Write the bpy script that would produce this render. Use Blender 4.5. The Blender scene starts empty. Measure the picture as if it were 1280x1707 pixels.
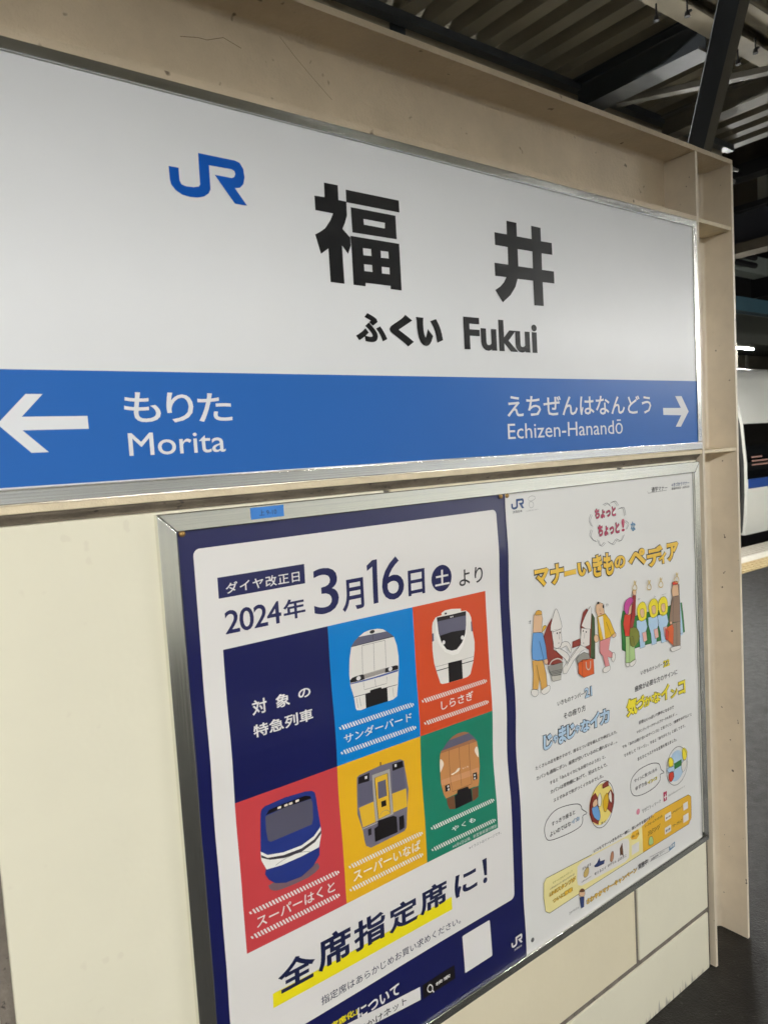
import bpy, bmesh, math, random
from mathutils import Vector, Matrix
from mathutils.geometry import tessellate_polygon
random.seed(7)
scene = bpy.context.scene
COL = scene.collection
R = math.radians

# ------------------------------------------------------------------ camera
cam_data = bpy.data.cameras.new('camera')
cam = bpy.data.objects.new('camera', cam_data); COL.objects.link(cam)
CAM_ROT = ((0.7920658, 0.0946087, -0.6030596), (-0.6075021, 0.025433, -0.7939108), (-0.0597733, 0.9951896, 0.0776196))
cam.matrix_world = Matrix.Translation((-0.42765, -1.0803, 1.52694)) @ Matrix(CAM_ROT).to_4x4()
cam_data.sensor_fit = 'HORIZONTAL'; cam_data.sensor_width = 36.0; cam_data.lens = 34.5845
cam_data.clip_start = 0.05; cam_data.clip_end = 800
cam_data.dof.use_dof = True; cam_data.dof.focus_distance = 1.75; cam_data.dof.aperture_fstop = 10
scene.camera = cam

# ------------------------------------------------------------------ night sky, faint moonlight
world = bpy.data.worlds.new('World'); scene.world = world; world.use_nodes = True
wn = world.node_tree.nodes; wl = world.node_tree.links
sky = wn.new('ShaderNodeTexSky'); sky.sky_type = 'NISHITA'; sky.sun_disc = False
sky.sun_elevation = R(-4); sky.sun_rotation = R(140)
bg = wn['Background']; bg.inputs['Strength'].default_value = 0.05
wl.new(sky.outputs[0], bg.inputs['Color'])
sun_d = bpy.data.lights.new('sun', 'SUN'); sun_d.energy = 0.01; sun_d.angle = R(0.5)
sun = bpy.data.objects.new('sun', sun_d); COL.objects.link(sun); sun.rotation_euler = (R(60), 0, R(140))

scene.view_settings.view_transform = 'Standard'
scene.view_settings.look = 'None'
scene.view_settings.exposure = 0.76
scene.view_settings.gamma = 1.0
scene.render.engine = 'CYCLES'
scene.cycles.use_denoising = True
scene.cycles.max_bounces = 8
scene.cycles.sample_clamp_indirect = 4.0
TUBE_POWER = 430.0

# ------------------------------------------------------------------ helpers
def lin(c):
    return tuple((v / 12.92 if v <= 0.04045 else ((v + 0.055) / 1.055) ** 2.4) for v in [x / 255 for x in c])
MATS = {}
def mat(name, rgb, rough=0.5, metal=0.0, spec=0.5, noise=0.0, nscale=20.0, bump=0.0, bscale=60.0, stretch=(1, 1, 1),
        rvar=0.0, specks=0.0, spscale=90.0, speckcol=(0.03, 0.025, 0.02), coat=0.0, raw=False):
    if name in MATS: return MATS[name]
    m = bpy.data.materials.new(name); m.use_nodes = True
    nt = m.node_tree; n = nt.nodes; l = nt.links; p = n['Principled BSDF']
    c = rgb if raw else lin(rgb)
    p.inputs['Base Color'].default_value = (*c, 1)
    p.inputs['Roughness'].default_value = rough; p.inputs['Metallic'].default_value = metal
    p.inputs['Specular IOR Level'].default_value = spec
    p.inputs['Coat Weight'].default_value = coat; p.inputs['Coat Roughness'].default_value = 0.12
    if noise or bump or rvar or specks:
        tc = n.new('ShaderNodeTexCoord'); mp = n.new('ShaderNodeMapping'); mp.inputs['Scale'].default_value = stretch
        l.new(tc.outputs['Object'], mp.inputs[0])
    def tex(scale, detail=5.0, rough_=0.6):
        t = n.new('ShaderNodeTexNoise'); t.inputs['Scale'].default_value = scale; t.inputs['Detail'].default_value = detail
        t.inputs['Roughness'].default_value = rough_; l.new(mp.outputs[0], t.inputs['Vector']); return t
    col_out = None
    if noise:
        t = tex(nscale); r = n.new('ShaderNodeMapRange')
        r.inputs[1].default_value = 0.3; r.inputs[2].default_value = 0.7
        r.inputs[3].default_value = 1 - noise; r.inputs[4].default_value = 1 + noise * 0.5
        l.new(t.outputs[0], r.inputs[0])
        mx = n.new('ShaderNodeVectorMath'); mx.operation = 'SCALE'; mx.inputs[0].default_value = c
        l.new(r.outputs[0], mx.inputs['Scale']); col_out = mx.outputs[0]
    if specks:
        t = tex(spscale, 2.0); r = n.new('ShaderNodeMapRange')
        r.inputs[1].default_value = 0.70 - 0.06 * specks; r.inputs[2].default_value = 0.74; r.inputs[3].default_value = 0; r.inputs[4].default_value = 0.85
        l.new(t.outputs[0], r.inputs[0])
        mx = n.new('ShaderNodeMix'); mx.data_type = 'RGBA'; l.new(r.outputs[0], mx.inputs[0])
        if col_out: l.new(col_out, mx.inputs[6])
        else: mx.inputs[6].default_value = (*c, 1)
        mx.inputs[7].default_value = (*speckcol, 1); col_out = mx.outputs[2]
    if col_out: l.new(col_out, p.inputs['Base Color'])
    if rvar:
        t = tex(nscale * 1.7); r = n.new('ShaderNodeMapRange'); r.inputs[3].default_value = max(0.03, rough - rvar); r.inputs[4].default_value = rough + rvar
        l.new(t.outputs[0], r.inputs[0]); l.new(r.outputs[0], p.inputs['Roughness'])
    if bump:
        t = tex(bscale, 3.0); b = n.new('ShaderNodeBump'); b.inputs['Strength'].default_value = bump; b.inputs['Distance'].default_value = 0.004
        l.new(t.outputs[0], b.inputs['Height']); l.new(b.outputs[0], p.inputs['Normal'])
    MATS[name] = m; return m

def link(name, bm, mats, parent=None, smooth=False):
    me = bpy.data.meshes.new(name); bm.to_mesh(me); bm.free()
    for m in (mats if isinstance(mats, (list, tuple)) else [mats]): me.materials.append(m)
    o = bpy.data.objects.new(name, me); COL.objects.link(o)
    if smooth:
        for f in me.polygons: f.use_smooth = True
    if parent: o.parent = parent
    return o
def tag(o, label=None, cat=None, group=None, kind=None):
    if label: o['label'] = label
    if cat: o['category'] = cat
    if group: o['group'] = group
    if kind: o['kind'] = kind
    return o
def thing(name, label, cat, loc=(0, 0, 0), group=None):
    o = bpy.data.objects.new(name, None); COL.objects.link(o); o.location = loc; o.empty_display_size = 0.1
    return tag(o, label, cat, group)
def off(bm, loc):      # vertices given in world metres -> local to the thing's empty
    bmesh.ops.translate(bm, verts=bm.verts, vec=(-loc[0], -loc[1], -loc[2])); return bm
def box(bm, x0, x1, y0, y1, z0, z1, bev=0.0, mi=0):
    vs = [bm.verts.new(v) for v in ((x0,y0,z0),(x1,y0,z0),(x1,y1,z0),(x0,y1,z0),(x0,y0,z1),(x1,y0,z1),(x1,y1,z1),(x0,y1,z1))]
    fs = [bm.faces.new([vs[i] for i in q]) for q in ((0,3,2,1),(4,5,6,7),(0,1,5,4),(1,2,6,5),(2,3,7,6),(3,0,4,7))]
    for f in fs: f.material_index = mi
    if bev:
        es = list({e for f in fs for e in f.edges})
        r = bmesh.ops.bevel(bm, geom=es, offset=bev, segments=2, profile=0.6, affect='EDGES')
        for f in r['faces']: f.material_index = mi
    return bm
def prism(bm, pts, axis, a, b, mi=0, cap=True):
    # extrude a closed 2-D outline along an axis: 'x' -> pts are (y,z), 'y' -> (x,z), 'z' -> (x,y)
    def v(p, t): return {'x': (t, p[0], p[1]), 'y': (p[0], t, p[1]), 'z': (p[0], p[1], t)}[axis]
    A = [bm.verts.new(v(p, a)) for p in pts]; B = [bm.verts.new(v(p, b)) for p in pts]; n = len(pts)
    fs = [bm.faces.new((A[i], A[(i+1) % n], B[(i+1) % n], B[i])) for i in range(n)]
    if cap:
        fs.append(bm.faces.new(A[::-1])); fs.append(bm.faces.new(B))
    for f in fs: f.material_index = mi
    bmesh.ops.recalc_face_normals(bm, faces=fs)
    return bm
def cyl(bm, p0, p1, r0, r1=None, seg=16, mi=0):
    p0 = Vector(p0); p1 = Vector(p1); d = (p1 - p0); r1 = r0 if r1 is None else r1
    rot = d.to_track_quat('Z', 'Y').to_matrix().to_4x4()
    r = bmesh.ops.create_cone(bm, cap_ends=True, segments=seg, radius1=r0, radius2=r1, depth=d.length, matrix=Matrix.Translation((p0 + p1) / 2) @ rot)
    for v in r['verts']:
        for f in v.link_faces: f.material_index = mi
    return bm
def isection(h, w, tw, tf, r, seg=5):
    # I outline centred on the web: first coordinate across the flange (0..w), second along the height (0..h)
    c = w / 2; pts = [(0, 0), (w, 0), (w, tf)]
    def arc(cx, cy, a0, a1): return [(cx + r * math.cos(a0 + (a1 - a0) * k / seg), cy + r * math.sin(a0 + (a1 - a0) * k / seg)) for k in range(seg + 1)]
    pts += arc(c + tw/2 + r, tf + r, -math.pi/2, -math.pi)
    pts += arc(c + tw/2 + r, h - tf - r, math.pi, math.pi/2)
    pts += [(w, h - tf), (w, h), (0, h), (0, h - tf)]
    pts += arc(c - tw/2 - r, h - tf - r, math.pi/2, 0)
    pts += arc(c - tw/2 - r, tf + r, 0, -math.pi/2)
    pts += [(0, tf)]
    return pts
def auto_smooth(o, ang=35):
    me = o.data
    for f in me.polygons: f.use_smooth = True
    bm = bmesh.new(); bm.from_mesh(me)
    for e in bm.edges:
        e.smooth = not (len(e.link_faces) == 2 and e.calc_face_angle(0) > R(ang))
    bm.to_mesh(me); bm.free(); return o

# ------------------------------------------------------------------ materials of the place
m_beam = mat('dimmed_aged_cream_paint', (202, 185, 158), 0.45, noise=0.14, nscale=7, bump=0.6, bscale=95, rvar=0.12, specks=0.12, spscale=26, speckcol=(0.09, 0.06, 0.035))  # worn cream paint like the column's, darkened for the weaker light up high
m_column = mat('column_cream_paint', (221, 208, 186), 0.42, noise=0.13, nscale=6, rvar=0.1, bump=0.08, bscale=90, specks=-0.35, spscale=50, speckcol=(0.06, 0.04, 0.03))
m_weld = mat('stiffener_paint', (224, 209, 176), 0.5, noise=0.10, nscale=30, bump=0.3, bscale=300)
m_seal = mat('grey_sealant', (116, 106, 92), 0.7, noise=0.4, nscale=30, bump=0.5, bscale=120, specks=1.0, spscale=110, speckcol=(0.02, 0.017, 0.013), stretch=(0.5, 1, 1))
m_joint = mat('joint_mortar', (118, 110, 100), 0.9, noise=0.3, nscale=40, bump=0.5, bscale=200, specks=0.6, spscale=120)
m_sheet = mat('paper_stock', (228, 227, 223), 0.28, coat=0.35, noise=0.02, nscale=3)
m_whitepanel = mat('sign_white', (224, 225, 225), 0.34, spec=0.18, noise=0.03, nscale=2.5, rvar=0.08)
m_asphalt = mat('asphalt', (0.015, 0.0135, 0.012), 0.5, spec=0.3, noise=0.4, nscale=14, bump=0.6, bscale=180, rvar=0.18, specks=0.4, spscale=60, speckcol=(0.07, 0.065, 0.06), raw=True)
m_ballast = mat('ballast', (0.10, 0.09, 0.08), 0.95, noise=0.5, nscale=12, bump=1.0, bscale=40, raw=True)
m_concrete = mat('platform_concrete', (172, 166, 152), 0.8, noise=0.25, nscale=30, bump=0.4, bscale=90)
m_tactile = mat('tactile_yellow', (178, 158, 116), 0.7, noise=0.15, nscale=20)
m_lineW = mat('line_white', (205, 200, 186), 0.6, noise=0.15, nscale=20)
m_roof = mat('roof_sheet', (122, 117, 102), 0.6, noise=0.22, nscale=4, stretch=(1, 0.3, 1))
m_steel = mat('grey_painted_steel', (98, 95, 87), 0.45, noise=0.15, nscale=8, rvar=0.1)
m_steelpale = mat('pale_painted_steel', (140, 132, 114), 0.5, noise=0.15, nscale=8)
m_steeldark = mat('dark_painted_steel', (52, 56, 60), 0.35, noise=0.15, nscale=10, rvar=0.1)
m_black = mat('black_rubber', (18, 18, 20), 0.5)
m_brass = mat('pin_brass', (176, 140, 84), 0.4, metal=0.7)
m_grey = mat('grey_plastic', (92, 92, 92), 0.5)
m_train = mat('train_white', (236, 236, 226), 0.3, coat=0.3, noise=0.03, nscale=2)
m_trainblue = mat('train_blue', (44, 78, 150), 0.3, coat=0.3)
m_glass = mat('dark_window_glass', (14, 16, 18), 0.06, spec=0.8)
m_salmon = mat('reflection_salmon', (170, 128, 114), 0.6)  # colour of the streaks painted as window reflections
m_teal = mat('teal_painted_beam', (40, 68, 78), 0.5, noise=0.1, nscale=3)
m_slab = mat('canopy_board', (96, 98, 92), 0.7, noise=0.1, nscale=2)
m_facade = mat('dark_facade', (84, 80, 68), 0.7, noise=0.2, nscale=2)
m_brown = mat('dark_brown_panel', (70, 62, 50), 0.7, noise=0.2, nscale=3)
m_duct = mat('pale_duct', (150, 158, 150), 0.5, noise=0.1, nscale=3)

def m_brushed(name, axis):
    m = mat(name, (196, 192, 184), 0.33, metal=1.0); nt = m.node_tree; n = nt.nodes; l = nt.links; p = n['Principled BSDF']
    tc = n.new('ShaderNodeTexCoord'); mp = n.new('ShaderNodeMapping')
    mp.inputs['Scale'].default_value = (1.5, 90, 320) if axis == 'x' else (320, 90, 1.5)
    t = n.new('ShaderNodeTexNoise'); t.inputs['Scale'].default_value = 1.0; t.inputs['Detail'].default_value = 6
    l.new(tc.outputs['Object'], mp.inputs[0]); l.new(mp.outputs[0], t.inputs['Vector'])
    r = n.new('ShaderNodeMapRange'); r.inputs[3].default_value = 0.12; r.inputs[4].default_value = 0.30
    l.new(t.outputs[0], r.inputs[0]); l.new(r.outputs[0], p.inputs['Roughness'])
    r2 = n.new('ShaderNodeMapRange'); r2.inputs[3].default_value = 0.76; r2.inputs[4].default_value = 0.95
    c = n.new('ShaderNodeCombineColor'); mm = n.new('ShaderNodeMath'); mm.operation = 'MULTIPLY'; mm.inputs[1].default_value = 0.93
    l.new(t.outputs[0], r2.inputs[0]); l.new(r2.outputs[0], c.inputs[0]); l.new(r2.outputs[0], c.inputs[1]); l.new(r2.outputs[0], mm.inputs[0]); l.new(mm.outputs[0], c.inputs[2])
    l.new(c.outputs[0], p.inputs['Base Color'])
    b = n.new('ShaderNodeBump'); b.inputs['Strength'].default_value = 0.05; b.inputs['Distance'].default_value = 0.001
    l.new(t.outputs[0], b.inputs['Height']); l.new(b.outputs[0], p.inputs['Normal'])
    return m
m_brx = m_brushed('brushed_steel_rail', 'x'); m_brz = m_brushed('brushed_steel_stile', 'z')

def m_wallpanel():
    m = mat('enamel_wall_panel', (231, 226, 203), 0.32, noise=0.05, nscale=2.2, bump=0.35, bscale=14, rvar=0.10, specks=0.02, spscale=24, speckcol=(0.745, 0.70, 0.55))
    # scuff marks: short dark upward strokes along the foot of the wall (real dirt, fixed to the panel)
    nt = m.node_tree; n = nt.nodes; l = nt.links; p = n['Principled BSDF']
    src = p.inputs['Base Color'].links[0].from_socket
    g = n.new('ShaderNodeNewGeometry'); sx = n.new('ShaderNodeSeparateXYZ'); l.new(g.outputs['Position'], sx.inputs[0])
    mp = n.new('ShaderNodeMapping'); mp.inputs['Scale'].default_value = (95, 1, 9); mp.inputs['Rotation'].default_value = (0, R(14), 0)
    l.new(g.outputs['Position'], mp.inputs[0])
    t = n.new('ShaderNodeTexNoise'); t.inputs['Scale'].default_value = 1; t.inputs['Detail'].default_value = 3; l.new(mp.outputs[0], t.inputs['Vector'])
    h = n.new('ShaderNodeMapRange'); h.inputs[1].default_value = -0.013; h.inputs[2].default_value = 0.045; h.inputs[3].default_value = 0.22; h.inputs[4].default_value = -0.12
    l.new(sx.outputs[2], h.inputs[0])
    a = n.new('ShaderNodeMath'); a.operation = 'ADD'; l.new(t.outputs[0], a.inputs[0]); l.new(h.outputs[0], a.inputs[1])
    r = n.new('ShaderNodeMapRange'); r.inputs[1].default_value = 0.66; r.inputs[2].default_value = 0.78; r.inputs[3].default_value = 0; r.inputs[4].default_value = 0.55
    l.new(a.outputs[0], r.inputs[0])
    mx = n.new('ShaderNodeMix'); mx.data_type = 'RGBA'; l.new(r.outputs[0], mx.inputs[0]); l.new(src, mx.inputs[6]); mx.inputs[7].default_value = (0.10, 0.085, 0.07, 1)
    l.new(mx.outputs[2], p.inputs['Base Color']); return m
m_wall = m_wallpanel()
m_wall2 = mat('enamel_wall_panel_yellowed', (229, 219, 190), 0.32, noise=0.05, nscale=2.2, bump=0.35, bscale=14, rvar=0.10)

# printing inks
INK = {'logoblue': (20, 84, 172), 'black': (9, 9, 11), 'signblue': (44, 100, 174), 'white': (224, 225, 226), 'paper': (228, 225, 221),
 'navy': (20, 24, 78), 'navy2': (24, 30, 66), 'ink': (38, 36, 40), 'inkgrey': (96, 94, 98), 'blue': (0, 124, 200), 'orange': (206, 76, 38),
 'red': (196, 66, 70), 'yellow': (232, 178, 34), 'green': (28, 124, 98), 'tgrey': (96, 94, 112), 'tgrey2': (112, 108, 122), 'tgrey3': (84, 82, 98), 'tpaper': (228, 224, 216),
 'twhite': (240, 237, 230), 'tdark': (52, 48, 56), 'tline': (130, 124, 122), 'tblack': (22, 18, 20), 'tlgrey': (172, 166, 158), 'tblue': (74, 92, 158),
 'tbrown': (112, 74, 48), 'tshadow': (116, 92, 100), 'tdblue': (36, 52, 124), 'yel2': (226, 180, 50), 'bronze': (196, 136, 82), 'bronze2': (164, 112, 78), 'bronze3': (208, 150, 104),
 'cream': (240, 226, 206), 'marker': (242, 226, 30), 'crimson': (176, 44, 84), 'steelblue': (88, 132, 164), 'gold': (232, 188, 60), 'logonavy': (28, 66, 120),
 'maroon': (140, 56, 44), 'dgreen': (64, 84, 48), 'dgreen2': (48, 124, 56), 'skinpale': (228, 222, 214), 'bag': (146, 144, 136), 'baglight': (196, 192, 180), 'orangebag': (216, 96, 44),
 'skin': (226, 186, 148), 'hairgold': (220, 168, 70), 'sweater': (104, 156, 210), 'ochre': (214, 164, 84), 'mustard': (224, 178, 34), 'pink': (216, 140, 140), 'skinpink': (228, 176, 164),
 'paleblue': (178, 206, 230), 'paleblue2': (178, 204, 226), 'lemon': (240, 222, 50), 'lemon2': (236, 216, 120), 'redtop': (206, 62, 42), 'redtop2': (160, 46, 40), 'magenta': (196, 74, 152),
 'palegreen': (174, 204, 136), 'olive': (120, 124, 44), 'oliveink': (92, 88, 34), 'straw': (206, 178, 104), 'taupe': (146, 120, 100), 'taupe2': (152, 128, 108), 'pinkmark': (222, 140, 160),
 'paleyellow': (240, 228, 160), 'amber': (232, 180, 48), 'darkblue': (44, 60, 110), 'tan': (186, 132, 98)}
def inkmat(c, sign=False):
    k = ('sign_ink_' if sign else 'print_ink_') + c
    return mat(k, INK[c], 0.34 if sign else 0.28, spec=0.15 if sign else 0.5, coat=0.0 if sign else 0.35)

# ------------------------------------------------------------------ printing: flat artwork in poster millimetres (x, z), each colour a thin film
STEP = 0.00040
def tri_poly(bm, outer, holes, mi, h):
    rings = [[Vector((x, z, 0)) for x, z in outer]] + [[Vector((x, z, 0)) for x, z in q] for q in holes]
    flat = [v for r in rings for v in r]
    vs = [bm.verts.new((v.x, -h, v.y)) for v in flat]
    for t in tessellate_polygon(rings):
        try: f = bm.faces.new([vs[i] for i in t])
        except ValueError: continue
        f.material_index = mi
        f.normal_update()
        if f.normal.y > 0: f.normal_flip()
def pairs(l): return [(l[i] / 1000, l[i + 1] / 1000) for i in range(0, len(l), 2)]
def rrect(x0, z0, x1, z1, r, seg=6):
    if r <= 0: return [(x0, z0), (x1, z0), (x1, z1), (x0, z1)]
    out = []
    for cx, cz, a in ((x1 - r, z0 + r, -90), (x1 - r, z1 - r, 0), (x0 + r, z1 - r, 90), (x0 + r, z0 + r, 180)):
        out += [(cx + r * math.cos(R(a + 90 * k / seg)), cz + r * math.sin(R(a + 90 * k / seg))) for k in range(seg + 1)]
    return out
TXT = {}
def text_mesh(txt, bold, track):
    key = (txt, bold, track)
    if key in TXT: return TXT[key]
    c = bpy.data.curves.new('lettering', 'FONT'); c.body = txt; c.size = 1.0; c.space_character = track
    c.resolution_u = 4 if len(txt) < 9 else 2
    if bold: c.bevel_depth = bold; c.bevel_resolution = 1 if bold > 0.02 else 0
    o = bpy.data.objects.new('lettering', c); COL.objects.link(o)
    dg = bpy.context.evaluated_depsgraph_get(); dg.update()
    me = bpy.data.meshes.new_from_object(o.evaluated_get(dg))
    vs = [tuple(v.co) for v in me.vertices]; fs = [tuple(p.vertices) for p in me.polygons]
    if bold:      # drop the hidden rear half of the swollen letters
        keep = [f for f in fs if sum(vs[i][2] for i in f) / len(f) > -1e-6]; fs = keep
        used = sorted({i for f in fs for i in f}); ix = {v: k for k, v in enumerate(used)}
        vs = [vs[i] for i in used]; fs = [tuple(ix[i] for i in f) for f in fs]
    bpy.data.objects.remove(o); bpy.data.curves.remove(c); bpy.data.meshes.remove(me)
    TXT[key] = (vs, fs); return TXT[key]
def add_text(bm, txt, rect, bold, track, mi, h, shear=0, grow=0.0):
    vs, fs = text_mesh(txt, bold, track)
    if not vs: return
    xs = [v[0] for v in vs]; ys = [v[1] for v in vs]
    x0, x1, y0, y1 = min(xs), max(xs), min(ys), max(ys)
    X0, Z0, X1, Z1 = [v / 1000 for v in rect]
    sx = (X1 - X0) / (x1 - x0); sz = (Z1 - Z0) / (y1 - y0)
    zt = 0.0001 / max(bold, 1e-4)
    nv = [bm.verts.new((X0 + (v[0] - x0) * sx, -h - v[2] * zt, Z0 + (v[1] - y0) * sz)) for v in vs]
    for f in fs:
        try: nf = bm.faces.new([nv[i] for i in f])
        except ValueError: continue
        nf.material_index = mi; nf.normal_update()
        if nf.normal.y > 0: nf.normal_flip()
def ribbon(bm, pts, w, closed, mi, h):
    n = len(pts); P = [Vector((p[0], p[1])) for p in pts]; L = []; Rr = []
    for i in range(n):
        a = P[i - 1] if (i > 0 or closed) else P[i]; b = P[(i + 1) % n] if (i < n - 1 or closed) else P[i]
        d = (b - a)
        if d.length < 1e-9: d = Vector((1, 0))
        d.normalize(); nn = Vector((-d.y, d.x)) * w / 2
        L.append(bm.verts.new((P[i].x + nn.x, -h, P[i].y + nn.y))); Rr.append(bm.verts.new((P[i].x - nn.x, -h, P[i].y - nn.y)))
    for i in range(n if closed else n - 1):
        j = (i + 1) % n; f = bm.faces.new((L[i], L[j], Rr[j], Rr[i])); f.material_index = mi; f.normal_update()
        if f.normal.y > 0: f.normal_flip()
GRID = 0.025
def cut_grid(bm):
    xs = [v.co.x for v in bm.verts]; zs = [v.co.z for v in bm.verts]
    if not xs: return
    for lo, hi, no, ax in ((min(xs), max(xs), (1, 0, 0), 0), (min(zs), max(zs), (0, 0, 1), 2)):
        k = math.floor(lo / GRID) + 1
        while k * GRID < hi:
            co = [0, 0, 0]; co[ax] = k * GRID
            bmesh.ops.bisect_plane(bm, geom=bm.verts[:] + bm.edges[:] + bm.faces[:], dist=1e-7, plane_co=co, plane_no=no)
            k += 1
def art(parts, parent, y, wave=None, loc=(0, 0, 0), sign=False):
    for name, label, entries in parts:
        bm = bmesh.new(); mats = []; names = []
        def mi(c):
            if c not in names: names.append(c); mats.append(inkmat(c, sign))
            return names.index(c)
        for e in entries:
            k, c, lay = e[0], e[1], e[2]; h = STEP * lay
            if k == 'p': tri_poly(bm, pairs(e[3]), [pairs(q) for q in e[4]], mi(c), h)
            elif k == 'r': tri_poly(bm, rrect(*[v / 1000 for v in e[3]], e[4] / 1000), [], mi(c), h)
            elif k == 'e':
                cx, cz, rx, rz = [v / 1000 for v in e[3]]
                tri_poly(bm, [(cx + rx * math.cos(a * math.pi / 16), cz + rz * math.sin(a * math.pi / 16)) for a in range(32)], [], mi(c), h)
            elif k == 'l': ribbon(bm, pairs(e[5]), e[3] / 1000, e[4], mi(c), h)
            elif k == 'h':
                x0, x1, z, hh = [v / 1000 for v in e[3]]; n = e[4]; st = (x1 - x0) / n
                for i in range(n):
                    q = 0.55 if i in (0, n - 1) else 1.0
                    xa = x0 + i * st; s = st * 0.75; m = hh / 2 * q
                    tri_poly(bm, [(xa, z + m), (xa + st * 0.55, z + m), (xa + st * 0.55 + s * q, z - m), (xa + s * q, z - m)], [], mi(c), h)
            elif k == 't':
                txt, rect, bold, track, out, sh = e[3:9]
                if out:
                    d = (out[1] - bold) * 0.9; hgt = abs(rect[3] - rect[1]); g = d * hgt * 0.9
                    add_text(bm, txt, [rect[0] - g, rect[1] - g, rect[2] + g, rect[3] + g], out[1], track, mi(out[0]), h)
                    add_text(bm, txt, rect, bold, track, mi(c), h + STEP * 0.8)
                else: add_text(bm, txt, rect, bold, track, mi(c), h)
        if wave:
            cut_grid(bm)
            for v in bm.verts: v.co.y += y + wave(v.co.x, v.co.z)
        else:
            for v in bm.verts: v.co.y += y
        off(bm, loc)
        o = link(name, bm, mats, parent)
        if label: o['label'] = label
def sheet(parent, x0, x1, z0, z1, y, wave, material, loc, name='sheet'):
    bm = bmesh.new(); tri_poly(bm, [(x0, z0), (x1, z0), (x1, z1), (x0, z1)], [], 0, 0.0); cut_grid(bm)
    for v in bm.verts: v.co.y += y + wave(v.co.x, v.co.z)
    off(bm, loc); return link(name, bm, material, parent, smooth=True)

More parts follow.
